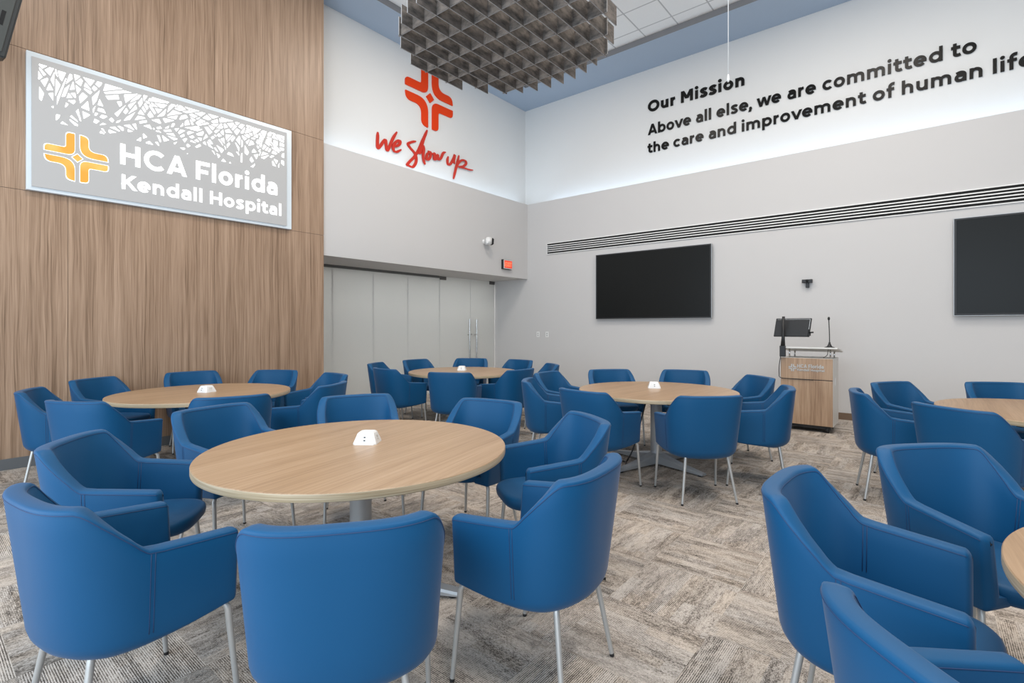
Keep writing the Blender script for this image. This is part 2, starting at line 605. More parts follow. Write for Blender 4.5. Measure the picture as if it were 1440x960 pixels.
    if ch == 'M':
        w = .98
        s([(b + h, 0), (b + h, 1)])
        s([(b + w - h, 0), (b + w - h, 1)])
        d(b + h * 1.2, 1, b + w / 2, .30)
        d(b + w - h * 1.2, 1, b + w / 2, .30)
        return S, w + 2 * b
    if ch == 'H':
        w = .82
        s([(b + h, 0), (b + h, 1)])
        s([(b + w - h, 0), (b + w - h, 1)])
        s([(b, .5), (b + w, .5)])
        return S, w + 2 * b
    if ch == 'F':
        s([(b + h, 0), (b + h, 1)])
        s([(b, 1 - h), (b + .68, 1 - h)])
        s([(b, .46), (b + .60, .46)])
        return S, .68 + b + .03
    if ch == 'K':
        s([(b + h, 0), (b + h, 1)])
        d(b + h, .34, b + .68, 1)
        d(b + .30, .55, b + .74, 0)
        return S, .76 + 2 * b - .04
    if ch == 'E':
        s([(b + h, 0), (b + h, 1)])
        for q in (h, .5, 1 - h):
            s([(b, q), (b + .64, q)])
        return S, .64 + 2 * b
    if ch == 'X':
        d(b + .04, 0, b + .70, 1)
        d(b + .70, 0, b + .04, 1)
        return S, .74 + 2 * b
    if ch == 'I':
        s([(b + h, 0), (b + h, 1)])
        return S, 2 * h + 2 * b
    if ch == 'T':
        s([(b + .36, 0), (b + .36, 1)])
        s([(b, 1 - h), (b + .72, 1 - h)])
        return S, .72 + 2 * b
    raise KeyError(ch)


def lettering(bm, pl, text, a0, b0, cap, width, h, depth, h0=0.0):
    tot = sum(glyph(c, h)[1] for c in text)
    sx = width / (tot - 0.14)
    x = -0.07
    hb = h0
    for ch in text:
        S, adv = glyph(ch, h)
        T = lambda p: (a0 + (x + p[0]) * sx, b0 + p[1] * cap)
        hw = h * (sx + cap) / 2
        for si, (k, p) in enumerate(S):
            h0 = hb + si * 0.0004
            if k == 's':
                ribbon(bm, pl, [T(q) for q in p], hw, depth, False, h0)
            elif k == 'c':
                ribbon(bm, pl, [T(q) for q in p], hw, depth, True, h0)
            elif k == 'o':
                poly(bm, pl, [T(q) for q in arc(p[0], p[1], p[2], p[2], 0, 360, 16)[:-1]], depth, h0)
            else:
                x0, y0, x1, y1 = p
                k2 = h * math.hypot((x1 - x0), (y1 - y0)) / abs(y1 - y0)
                poly(bm, pl, [T(q) for q in ((x0 - k2, y0), (x0 + k2, y0), (x1 + k2, y1), (x1 - k2, y1))], depth, h0)
        x += adv
    return sx


def rpoly(corners):
    """polygon from (x, y, radius) corners with rounded corners"""
    out = []
    n = len(corners)
    for i in range(n):
        x, y, r = corners[i]
        if r <= 0:
            out.append((x, y))
            continue
        p = Vector(corners[i - 1][:2]) - Vector((x, y))
        q = Vector(corners[(i + 1) % n][:2]) - Vector((x, y))
        p.normalize()
        q.normalize()
        a = Vector((x, y)) + p * r
        c = Vector((x, y)) + q * r
        for k in range(9):
            t = k / 8
            v = a * (1 - t) ** 2 + Vector((x, y)) * 2 * t * (1 - t) + c * t * t
            out.append((v.x, v.y))
    return out


def logo_pieces(grow=0.0):
    """four bent petals round a small diamond, in the unit square"""
    g = 0.085 - grow * 0.5
    w = 0.355 + grow * 0.5
    e = 1.0 + grow
    tight = [(-g, g, .26), (-g, e, .03), (-w, e, .15), (-w, w, .10), (-e, w, .15), (-e, g, .03)]
    loose = [(g, g, .44), (e, g, .03), (e, g + (w - g) * .55, .13), (w + .10, w, .22), (w, w + .10, .0), (w, e, .20), (g, e, .03)]
    loose = [(g, g, .44), (e, g, .02), (e - .04, w, .18), (w, w, .26), (w, e - .04, .18), (g, e, .02)]
    P = [rpoly(tight), rpoly(loose), rpoly([(-x, -y, r) for x, y, r in tight]), rpoly([(-x, -y, r) for x, y, r in loose])]
    k = 0.165 + grow
    P.append(rpoly([(k, 0, .02), (0, k, .02), (-k, 0, .02), (0, -k, .02)]))
    return P


# ------------------------------------------------------------------ room shell
XR, YL = 8.87, 6.84          # right wall face, left wall face
XU, YU = XR + 0.30, YL + 0.30  # set-back upper walls above the light cove
YG = 7.80                    # glass line of the entrance recess
ZS, ZC, ZL, ZD = 6.30, 6.40, 4.06, 2.415
XM, YM = -2.4, -6.0          # far ends behind the photographer
XW = 3.965                   # end of the veneer wall
YW = YL - 0.03               # veneer face

bm = bmesh.new(); box(bm, XM, XR + 0.1, YM, YG + 1.5, -0.12, 0.0); struct('floor', bm, M['carpet'])

bm = bmesh.new()
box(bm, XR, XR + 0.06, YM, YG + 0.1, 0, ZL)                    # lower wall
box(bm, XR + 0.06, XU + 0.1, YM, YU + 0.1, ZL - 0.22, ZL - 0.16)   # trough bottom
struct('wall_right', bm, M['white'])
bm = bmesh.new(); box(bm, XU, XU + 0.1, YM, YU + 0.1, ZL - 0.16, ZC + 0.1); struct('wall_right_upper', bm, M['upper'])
bm = bmesh.new()
box(bm, XW - 0.6, XR, YL, YL + 0.06, ZD, ZL)
box(bm, XW - 0.6, XU, YL + 0.06, YU + 0.1, ZL - 0.22, ZL - 0.16)
box(bm, XW - 0.6, XR, YL + 0.06, YG + 0.1, ZD, ZD + 0.08)     # soffit over the entrance
box(bm, XW - 0.3, XW - 0.02, YL + 0.02, YG + 0.1, 0, ZD)       # recess return
struct('wall_left', bm, M['white'])
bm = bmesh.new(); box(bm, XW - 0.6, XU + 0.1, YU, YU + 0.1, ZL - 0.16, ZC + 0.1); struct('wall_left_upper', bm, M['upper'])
bm = bmesh.new(); box(bm, XM, XR + 0.1, YM - 0.1, YM, 0, ZC + 0.1); struct('wall_back', bm, M['white'])

# veneer wall: sheets with fine shadow gaps on a dark carrier
bm = bmesh.new()
xs = [XM, -1.62, -0.255, 1.12, 2.50, XW]
zs = [0.0, 2.70, 4.08, ZC]
for x0, x1 in zip(xs, xs[1:]):
    for z0, z1 in zip(zs, zs[1:]):
        box(bm, x0 + 0.0016, x1 - 0.0016, YW, YL, z0 + 0.002, z1 - 0.002)
ww = struct('wall_wood', bm, M['wall_wood'])
bm = bmesh.new(); box(bm, XM, XW - 0.03, YW + 0.012, YL + 0.3, 0, ZC); struct('wall_wood_carrier', bm, M['fascia'])

# ceiling: painted perimeter band, raised field of tiles
bm = bmesh.new()
IX, IY = 8.27, 6.43
box(bm, IX, XU + 0.1, YM, YU + 0.1, ZS, ZS + 0.06)
box(bm, XM, IX, IY, YU + 0.1, ZS, ZS + 0.06)
struct('ceiling_border', bm, M['soffit'])
bm = bmesh.new()
box(bm, IX - 0.006, IX, YM, IY, ZS - 0.002, ZC + 0.1)
box(bm, XM, IX, IY - 0.006, IY, ZS - 0.002, ZC + 0.1)
struct('ceiling_step', bm, M['fascia'])
bm = bmesh.new(); box(bm, XM, IX + 0.03, YM, IY + 0.03, ZC, ZC + 0.12); struct('ceiling', bm, M['tiles'])

# baseboards
bm = bmesh.new(); box(bm, XR - 0.014, XR, YM, YG, 0, 0.10, 0.003); struct('baseboard_right', bm, M['base_brown'])
bm = bmesh.new(); box(bm, XM, XW, YW - 0.014, YW, 0, 0.105, 0.003); struct('baseboard_left', bm, M['base_grey'])

# cove lamps lying in the trough behind the wall tops
y = 7.05
while y > -2.0:
    bm = bmesh.new(); box(bm, XU - 0.085, XU - 0.045, y - 0.86, y, ZL - 0.13, ZL - 0.09, 0.008)
    tag(obj('cove_lamp', bm, M['cove']), 'linear cove lamp hidden behind the top edge of the white screen wall', 'lamp', 'cove lamps of the screen wall')
    y -= 0.945
x = 4.22
while x < 8.6:
    bm = bmesh.new(); box(bm, x, min(x + 0.86, 9.0), YU - 0.085, YU - 0.045, ZL - 0.13, ZL - 0.09, 0.008)
    tag(obj('cove_lamp', bm, M['cove']), 'linear cove lamp hidden behind the wall top above the glass entrance', 'lamp', 'cove lamps above the entrance')
    x += 0.945

# glass entrance: four fixed frosted panes and a pair of doors
bm = bmesh.new(); box(bm, XW - 0.3, XR + 0.2, YG + 1.4, YG + 1.5, 0, ZD + 0.2); box(bm, XW - 0.3, XR + 0.2, YG + 0.1, YG + 1.5, ZD + 0.1, ZD + 0.2); box(bm, XW - 0.4, XW - 0.3, YG + 0.1, YG + 1.5, 0, ZD + 0.2); box(bm, XR + 0.06, XR + 0.2, YG + 0.1, YG + 1.5, 0, ZD + 0.2); struct('wall_corridor', bm, M['white'])

# glass entrance: four fixed frosted panes and a pair of doors
seams = [XW - 0.02, 4.70, 5.515, 6.31, 7.135, 8.05, 8.845]
for i, (a, b) in enumerate(zip(seams[:4], seams[1:5])):
    bm = bmesh.new(); box(bm, a + 0.006, b - 0.006, YG, YG + 0.012, 0.01, ZD - 0.045)
    w = struct('window_%d' % (i + 1), bm, M['glass'])
    bm = bmesh.new(); box(bm, b - 0.010, b + 0.006, YG + 0.001, YG + 0.011, 0.01, ZD - 0.045); obj('pane_joint', bm, M['joint'], w)
bm = bmesh.new(); box(bm, XW - 0.02, 7.12, YG - 0.02, YG + 0.04, ZD - 0.045, ZD); struct('trim_1', bm, M['header'])
for i, (a, b) in enumerate(((7.135, 8.05), (8.05, 8.845))):
    bm = bmesh.new(); box(bm, a + 0.008, b - 0.006, YG, YG + 0.012, 0.012, ZD - 0.004)
    w = struct('door_%d' % (i + 1), bm, M['glass'])
    bm = bmesh.new(); box(bm, (b - 0.008) if i == 0 else (b - 0.008), b + 0.004, YG + 0.001, YG + 0.011, 0.012, ZD - 0.004); obj('glass_edge', bm, M['joint'], w)
    px = (a + 0.01) if i == 0 else (b - 0.17)
    bm = bmesh.new(); box(bm, px, px + 0.17, YG - 0.015, YG + 0.03, ZD - 0.075, ZD - 0.004, 0.004); obj('patch_fitting', bm, M['patch'], w)
    hx = 7.965 if i == 0 else 8.185
    bm = bmesh.new()
    tube(bm, [(hx, YG - 0.065, 0.35), (hx, YG - 0.065, 1.53)], 0.016, 12)
    for z in (0.55, 1.19):
        tube(bm, [(hx, YG - 0.065, z), (hx, YG + 0.002, z)], 0.010, 10)
    bx = hx + (0.055 if i == 0 else -0.055)
    box(bm, min(hx, bx) - 0.01, max(hx, bx) + 0.01, YG - 0.075, YG - 0.05, 1.18, 1.21, 0.004)
    obj('door_handle', bm, M['chrome'], w, True, 0.6)

# linear slot diffuser on the screen wall: white frame, dark slots between blades
va, vb, z0, z1 = -3.2, 6.30, 2.925, 3.135
vent = empty('slot_diffuser', (XR, (va + vb) / 2, z0))
tag(vent, 'long white linear air diffuser with dark slots above both wall screens', 'vent')


def child_at(o, root):
    o.parent = root
    o.matrix_parent_inverse = Matrix.Translation(-Vector(root.location))
    return o


bm = bmesh.new(); box(bm, XR - 0.004, XR + 0.001, va, vb, z0, z1); child_at(obj('slot', bm, M['vent_slot']), vent)
bm = bmesh.new()
box(bm, XR - 0.020, XR + 0.001, va - 0.012, vb + 0.012, z1, z1 + 0.014, 0.002)
box(bm, XR - 0.020, XR + 0.001, va - 0.012, vb + 0.012, z0 - 0.014, z0, 0.002)
box(bm, XR - 0.020, XR + 0.001, vb, vb + 0.012, z0, z1)
child_at(obj('frame', bm, M['white_plastic']), vent)
pit = (z1 - z0) / 5.0
for k in range(4):
    bm = bmesh.new()
    zc = z0 + pit * (k + 1)
    box(bm, XR - 0.020, XR - 0.003, va, vb, zc - 0.0080, zc + 0.0080, 0.002)
    child_at(obj('blade', bm, M['white_plastic']), vent)

# wall screens
def wall_screen(y0, y1, z0, z1, label):
    t = empty('wall_screen', (XR, (y0 + y1) / 2, z0))
    tag(t, label, 'screen', 'wall screens')
    xf = 8.79
    P = lambda name, b, m, s=False: child_at(obj(name, b, m, None, s), t)
    bm = bmesh.new(); box(bm, xf + 0.012, xf + 0.05, y0 + 0.004, y1 - 0.004, z0 + 0.004, z1 - 0.004); P('back_case', bm, M['black'])
    bm = bmesh.new(); box(bm, xf + 0.05, XR, (y0 + y1) / 2 - 0.4, (y0 + y1) / 2 + 0.4, (z0 + z1) / 2 - 0.2, (z0 + z1) / 2 + 0.2); P('wall_mount', bm, M['black'])
    w = 0.022
    bm = bmesh.new()
    for a in ((y0, y1, z1 - w, z1), (y0, y1, z0, z0 + w), (y0, y0 + w, z0 + w, z1 - w), (y1 - w, y1, z0 + w, z1 - w)):
        box(bm, xf, xf + 0.014, *a, 0.002)
    P('bezel', bm, M['black'])
    bm = bmesh.new()
    e = 0.007
    for a in ((y0 - e, y1 + e, z1, z1 + e), (y0 - e, y1 + e, z0 - e, z0), (y0 - e, y0, z0, z1), (y1, y1 + e, z0, z1)):
        box(bm, xf + 0.002, xf + 0.045, *a, 0.002)
    P('side_trim', bm, M['silver'])
    bm = bmesh.new(); box(bm, xf + 0.006, xf + 0.012, y0 + w, y1 - w, z0 + w, z1 - w); P('display_panel', bm, M['screen'])


wall_screen(2.845, 5.073, 1.52, 2.778, 'large black wall screen with a silver edge between the glass entrance and the lectern')
wall_screen(-2.50, -0.267, 1.515, 2.775, 'large black wall screen on the far side of the lectern, cut by the frame edge')

# mission statement in gloss black letters on the upper wall
t = empty('mission_lettering', (XU, 1.8, 4.6))
tag(t, 'black raised mission statement lettering in three lines high on the white wall', 'lettering')
pl = Plane((XU, 4.15, 0), (0, -1, 0), (0, 0, 1), (-1, 0, 0))


def word_parts(text, a0, b0, cap, width, h, depth, m, root, h0=0.0):
    sx = width / (sum(glyph(c, h)[1] for c in text) - 0.14)
    x = a0
    for w in text.split(' '):
        adv = sum(glyph(c, h)[1] for c in w)
        bm = bmesh.new(); lettering(bm, pl, w, x, b0, cap, (adv - 0.14) * sx, h, depth, h0)
        child_at(obj('word', bm, m), root)
        x += (adv + glyph(' ', h)[1]) * sx


word_parts('Our Mission', 0.0, 5.472, 0.207, 1.745, 0.118, 0.016, M['letter_black'], t, 0.004)
word_parts('Above all else, we are committed to', 0.0, 5.036, 0.197, 4.65, 0.099, 0.016, M['letter_black'], t, 0.004)
w3 = sum(glyph(c, .092)[1] for c in 'the care and improvement of human life') - .14
w3b = sum(glyph(c, .092)[1] for c in 'the care and improvement of human') - .14
word_parts('the care and improvement of human life', 0.0, 4.690, 0.190, 4.718 * w3 / w3b, 0.099, 0.016, M['letter_black'], t, 0.004)

# red emblem and hand script above the entrance
t = empty('wall_emblem', (6.29, YU, 5.0))
tag(t, 'orange red four petal emblem on the upper wall above the hand script', 'emblem')
pl = Plane((6.285, YU, 5.60), (1, 0, 0), (0, 0, 1), (0, -1, 0))
for p in logo_pieces():
    bm = bmesh.new(); poly(bm, pl, [(a * 0.578, b * 0.565) for a, b in p], 0.02); child_at(obj('petal', bm, M['logo_red']), t)
SCRIPT = [
    [(5.134, 4.631), (5.131, 4.546), (5.126, 4.455), (5.134, 4.363), (5.18, 4.407), (5.247, 4.507), (5.288, 4.541), (5.299, 4.469), (5.321, 4.373), (5.371, 4.455), (5.441, 4.612), (5.526, 4.748)],
    [(5.432, 4.506), (5.497, 4.494), (5.575, 4.546), (5.592, 4.604), (5.546, 4.601), (5.483, 4.544), (5.444, 4.464), (5.455, 4.405), (5.512, 4.397), (5.615, 4.464)],
    [(5.956, 4.707), (5.879, 4.678), (5.774, 4.613), (5.819, 4.555), (5.91, 4.496), (5.956, 4.424), (5.95, 4.326), (5.879, 4.227), (5.789, 4.227), (5.753, 4.234), (5.804, 4.301), (5.895, 4.396), (5.971, 4.5), (6.033, 4.613), (6.096, 4.752), (6.159, 4.867), (6.214, 4.986)],
    [(6.214, 4.986), (6.144, 4.838), (6.087, 4.676), (6.043, 4.519), (6.024, 4.562), (6.096, 4.667), (6.128, 4.614), (6.112, 4.488), (6.128, 4.395), (6.159, 4.335)],
    [(6.24, 4.583), (6.201, 4.524), (6.188, 4.447), (6.24, 4.453), (6.288, 4.534), (6.278, 4.594), (6.233, 4.589), (6.337, 4.577), (6.387, 4.597), (6.37, 4.506), (6.403, 4.495), (6.463, 4.593), (6.47, 4.512), (6.537, 4.549), (6.598, 4.661), (6.667, 4.694)],
    [(6.751, 4.642), (6.726, 4.559), (6.744, 4.487), (6.807, 4.515), (6.886, 4.638), (6.921, 4.713), (6.893, 4.588), (6.921, 4.544)],
    [(7.03, 4.733), (6.976, 4.557), (6.921, 4.388), (6.875, 4.234)],
    [(6.945, 4.430), (6.994, 4.562), (7.104, 4.655), (7.197, 4.665), (7.216, 4.617), (7.141, 4.545), (7.023, 4.503), (7.141, 4.514), (7.292, 4.515), (7.415, 4.531)]]
t = empty('script_lettering', (6.27, YU, 4.2))
tag(t, 'red handwritten script lettering on the upper wall under the orange emblem', 'lettering')
pl = Plane((0, YU, 0), (1, 0, 0), (0, 0, 1), (0, -1, 0))
for words in (SCRIPT[:2], SCRIPT[2:5], SCRIPT[5:]):
    bm = bmesh.new()
    for si, st in enumerate(words):
        p = catmull(st, 6)
        m_ = len(p)
        ws = []
        for i in range(m_):
            q, r_ = p[max(i - 1, 0)], p[min(i + 1, m_ - 1)]
            dx, dz = r_[0] - q[0], r_[1] - q[1]
            l = math.hypot(dx, dz) or 1
            taper = min(1.0, 0.45 + min(i, m_ - 1 - i) / 8.0)
            ws.append((0.014 + 0.015 * abs(dz / l)) * taper)
        ribbon(bm, pl, p, ws, 0.014, False, 0.002 + si * 0.0075, 0.006)
    child_at(obj('word', bm, M['script_red']), t)

# backlit sign on the veneer wall
sx0, sx1, sz0, sz1 = 0.805, 3.455, 2.705, 4.057
t = empty('hospital_sign', ((sx0 + sx1) / 2, YW, sz0))
tag(t, 'backlit grey hospital sign with orange emblem and white letters on the wood wall', 'sign')
P = lambda name, b, m, s=False: child_at(obj(name, b, m, None, s), t)
bm = bmesh.new(); box(bm, sx0, sx1, YW - 0.05, YW, sz0, sz1, 0.004); P('acrylic_box', bm, M['sign_edge'])
fx0, fx1, fz0, fz1 = sx0 + 0.035, sx1 - 0.075, sz0 + 0.035, sz1 - 0.052
bm = bmesh.new(); box(bm, fx0, fx1, YW - 0.066, YW - 0.05, fz0, fz1, 0.002); P('face_panel', bm, M['sign_face'])
pl = Plane((0, YW - 0.066, 0), (1, 0, 0), (0, 0, 1), (0, -1, 0))
word_parts('HCA Florida', 1.537, 3.128, 0.222, 1.712, 0.103, 0.003, M['sign_light'], t)
word_parts('Kendall Hospital', 1.550, 2.862, 0.158, 1.757, 0.100, 0.003, M['sign_light'], t)
for p, q in zip(logo_pieces(0.0), logo_pieces(0.032)):
    T = lambda r: [(1.184 + a * 0.250, 3.098 + b * 0.240) for a, b in r]
    bm = bmesh.new(); poly(bm, pl, T(q), 0.002); a_ = P('petal_halo', bm, M['sign_light'])
    bm = bmesh.new(); poly(bm, pl, T(p), 0.004); P('petal', bm, M['logo_orange'])
rnd = random.Random(11)


def cut(pg, c, ang):
    nx, nz = math.cos(ang), math.sin(ang)
    A, B = [], []
    for i in range(len(pg)):
        p, q = pg[i], pg[(i + 1) % len(pg)]
        dp = (p[0] - c[0]) * nx + (p[1] - c[1]) * nz
        dq = (q[0] - c[0]) * nx + (q[1] - c[1]) * nz
        (A if dp >= 0 else B).append(p)
        if dp * dq < 0:
            k = dp / (dp - dq)
            r = (p[0] + (q[0] - p[0]) * k, p[1] + (q[1] - p[1]) * k)
            A.append(r); B.append(r)
    return A, B


def parea(p):
    return abs(sum(p[i][0] * p[(i + 1) % len(p)][1] - p[(i + 1) % len(p)][0] * p[i][1] for i in range(len(p)))) / 2


cells = [[(0.885, 3.40), (3.355, 3.40), (3.355, 3.955), (0.885, 3.955)]]
done = []
while cells:
    c = cells.pop()
    if len(c) < 3:
        continue
    a = parea(c)
    if a < rnd.uniform(0.0030, 0.0125):
        done.append(c)
        continue
    sp_ = 0.02 if a < 0.08 else 0.05
    cc = (sum(p[0] for p in c) / len(c) + rnd.gauss(0, sp_), sum(p[1] for p in c) / len(c) + rnd.gauss(0, sp_ * .6))
    cells += [q for q in cut(c, cc, (rnd.choice([0.5, 0.9, 1.3, 2.0, 2.5, 2.85] if a < 0.08 else [0.35, -0.4, 0.7, -0.7])) + rnd.gauss(0, .25)) if len(q) > 2 and parea(q) > 2e-4]
bm = bmesh.new()
for c in done:
    cx_, cz_ = sum(p[0] for p in c) / len(c), sum(p[1] for p in c) / len(c)
    f = (cz_ - 3.40) / 0.555
    if rnd.random() > 0.32 + 0.95 * f:
        continue
    k = 0.44 + 0.30 * f
    rp = rpoly([(cx_ + (p[0] - cx_) * k, cz_ + (p[1] - cz_) * k, 0.006) for p in c])
    poly(bm, pl, rp, 0.002)
P('lattice_pattern', bm, M['sign_light'])

# exit sign, wall camera, room camera, outlets
t = empty('exit_sign', (8.11, YL, 2.56))
tag(t, 'small glowing red exit sign on the white wall above the glass doors', 'sign')
P = lambda name, b, m, s=False: child_at(obj(name, b, m, None, s), t)
bm = bmesh.new(); box(bm, 7.975, 8.265, YL - 0.055, YL, 2.565, 2.765, 0.008); P('housing', bm, M['black'])
bm = bmesh.new(); box(bm, 7.985, 8.262, YL - 0.066, YL - 0.055, 2.572, 2.758, 0.006); P('face_frame', bm, M['white_lam'])
bm = bmesh.new(); box(bm, 8.003, 8.246, YL - 0.070, YL - 0.066, 2.590, 2.742); P('lens', bm, M['exit_red'])
pl = Plane((0, YL - 0.070, 0), (1, 0, 0), (0, 0, 1), (0, -1, 0))
bm = bmesh.new(); lettering(bm, pl, 'EXIT', 8.022, 2.615, 0.10, 0.205, 0.11, 0.003); P('lettering', bm, M['exit_glow'])

t = empty('wall_camera', (7.50, YL, 2.99))
tag(t, 'small white security camera with black lens face on the wall near the exit sign', 'camera')
P = lambda name, b, m, s=False: child_at(obj(name, b, m, None, s), t)
bm = bmesh.new(); tube(bm, [(7.45, YL, 3.06), (7.45, YL - 0.012, 3.06)], 0.05, 20); tube(bm, [(7.45, YL - 0.01, 3.06), (7.46, YL - 0.09, 3.06)], 0.02, 12); P('wall_mount', bm, M['white_plastic'], True)
d = Vector((0.92, -0.39, -0.06)).normalized(); sd = Vector((0.39, 0.92, 0)).normalized(); up = d.cross(sd) * -1
o0 = Vector((7.455, YL - 0.115, 3.06)) - d * 0.06
bm = bmesh.new(); obox(bm, o0 - sd * 0.062 - up * 0.072, d * 0.11, sd * 0.124, up * 0.144, 0.014); P('body', bm, M['white_plastic'], True)
bm = bmesh.new(); obox(bm, o0 + d * 0.108 - sd * 0.058 - up * 0.066, d * 0.050, sd * 0.116, up * 0.132, 0.016); P('lens_face', bm, M['black'])
bm = bmesh.new(); tube(bm, [o0 + d * 0.155, o0 + d * 0.163], 0.028, 20); P('lens', bm, M['screen'], True, )

t = empty('room_camera', (XR, 1.42, 1.96))
tag(t, 'small black bar camera on a bracket on the white wall above the lectern', 'camera')
P = lambda name, b, m, s=False: child_at(obj(name, b, m, None, s), t)
bm = bmesh.new(); box(bm, XR - 0.075, XR - 0.02, 1.352, 1.492, 2.035, 2.088, 0.008); P('body', bm, M['black'])
bm = bmesh.new(); tube(bm, [(XR - 0.074, 1.42, 2.062), (XR - 0.080, 1.42, 2.062)], 0.018, 18); P('lens', bm, M['screen'], True)
bm = bmesh.new(); box(bm, XR - 0.05, XR, 1.40, 1.442, 1.962, 2.04, 0.004); P('bracket', bm, M['black'])

for k, (y, lab) in enumerate(((6.55, 'white wall outlet beside the entrance corner'), (6.31, 'white wall data plate, the one closer to the wall screen'))):
    t = empty('wall_outlet', (XR, y, 1.14))
    tag(t, lab, 'outlet', 'outlets by the entrance corner')
    bm = bmesh.new(); box(bm, XR - 0.007, XR, y - 0.038, y + 0.038, 1.14, 1.26, 0.003); child_at(obj('cover_plate', bm, M['white_plastic']), t)
    bm = bmesh.new()
    for z in (1.178, 1.222):
        box(bm, XR - 0.009, XR - 0.006, y - 0.015, y + 0.015, z - 0.013, z + 0.013, 0.002)
    child_at(obj('socket', bm, M['grey_plastic']), t)

# egg-crate acoustic cloud: interlocking felt fins inside a round outline
BX, BY, BZ, BH, BP = 3.50, 2.94, 3.90, 0.160, 0.152
t = empty('acoustic_cloud', (BX, BY, BZ))
tag(t, 'round egg-crate cloud of grey brown felt baffles hanging from the tiled ceiling', 'acoustic baffle')
felt = [felt_mat(), mat('baffle_edge', (0.34, 0.34, 0.345), 0.7)]


def fin(x0, x1, y0, y1, z0, z1, long_x):
    bm = bmesh.new()
    for f in box(bm, x0, x1, y0, y1, z0, z1):
        f.normal_update()
        f.material_index = 0 if abs(f.normal.y if long_x else f.normal.x) > 0.5 else 1
    child_at(obj('fin', bm, felt), t)


RX, RY = 0.925, 0.985
for k in range(-6, 7):
    y = BY + k * BP
    hl = RX * math.sqrt(max(0.0, 1 - ((k * BP) / RY) ** 2))
    hl = max(hl, 0.30)
    fin(BX - hl, BX + hl, y - 0.0045, y + 0.0045, BZ, BZ + BH, True)
for k in range(6):
    x = BX + (k - 2.5) * 0.281
    hl = RY * math.sqrt(max(0.0, 1 - ((x - BX) / 0.87) ** 2))
    hl = math.floor(hl / BP + 0.25) * BP + 0.03
    fin(x - 0.0045, x + 0.0045, BY - hl, BY + hl, BZ + 0.006, BZ + BH - 0.004, False)
for a in (45, 135, 225, 315):
    x, y = BX + 0.5 * math.cos(math.radians(a)), BY + 0.5 * math.sin(math.radians(a))
    x = BX + round((x - BX) / BP) * BP; y = BY + round((y - BY) / BP) * BP
    bm = bmesh.new(); tube(bm, [(x, y, BZ + BH - 0.02), (x, y, ZC)], 0.0025, 6); child_at(obj('suspension_cable', bm, M['chrome']), t)

# ceiling microphone on a white cord
t = empty('hanging_microphone', (4.18, 1.22, ZC))
tag(t, 'thin white ceiling microphone cord hanging in front of the black lettering', 'microphone')
P = lambda name, b, m, s=False: child_at(obj(name, b, m, None, s), t)
bm = bmesh.new(); tube(bm, [(4.18, 1.22, 3.36), (4.18, 1.22, ZC)], 0.0036, 8); P('cord', bm, M['white_plastic'], True)
bm = bmesh.new(); lathe(bm, [(0.003, 0.05), (0.007, 0.04), (0.010, 0.012), (0.010, 0.0), (0.006, -0.012)], 20, (4.18, 1.22, 3.315)); P('capsule', bm, M['white_plastic'], True)

# black speaker cabinet on a wall bracket, tilted towards the room
p0 = Vector((0.138, 1.407, 0.528)) * 4.3 + Vector((0, 0, EYE))
e2 = Vector((0.034, -0.038, 0.187)).normalized()
e1 = (Vector((-1, 0, 0)) - e2 * Vector((-1, 0, 0)).dot(e2)).normalized()
e3 = e1.cross(e2)
if e3.y < 0:
    e3 = -e3
t = empty('wall_speaker', tuple(p0))
tag(t, 'black tilted speaker cabinet with vent slots high on the wood wall beside the sign', 'speaker')
P = lambda name, b, m, s=False: child_at(obj(name, b, m, None, s), t)
bm = bmesh.new(); obox(bm, p0, e1 * 0.60, e2 * 1.0, e3 * 0.26, 0.012); P('cabinet', bm, M['charcoal'])
bm = bmesh.new(); obox(bm, p0 + e1 * 0.035 + e2 * 0.04 - e3 * 0.010, e1 * 0.53, e2 * 0.46, e3 * 0.012, 0.003); P('back_panel', bm, M['grey_panel'])
bm = bmesh.new()
for k in range(6):
    obox(bm, p0 + e1 * (0.07 + k * 0.05) + e2 * 0.25 - e3 * 0.012, e1 * 0.026, e2 * 0.12, e3 * 0.004)
P('vent_slot', bm, M['vent_slot'])
bm = bmesh.new(); obox(bm, p0 + e1 * 0.05 + e2 * 0.56 - e3 * 0.006, e1 * 0.50, e2 * 0.36, e3 * 0.008, 0.003); P('recess_panel', bm, M['vent_slot'])
bm = bmesh.new(); tube(bm, [p0 + e1 * 0.3 + e2 * 0.5 + e3 * 0.24, Vector((p0.x - 0.2, YW, p0.z + 0.6))], 0.03, 12); P('bracket', bm, M['black'])


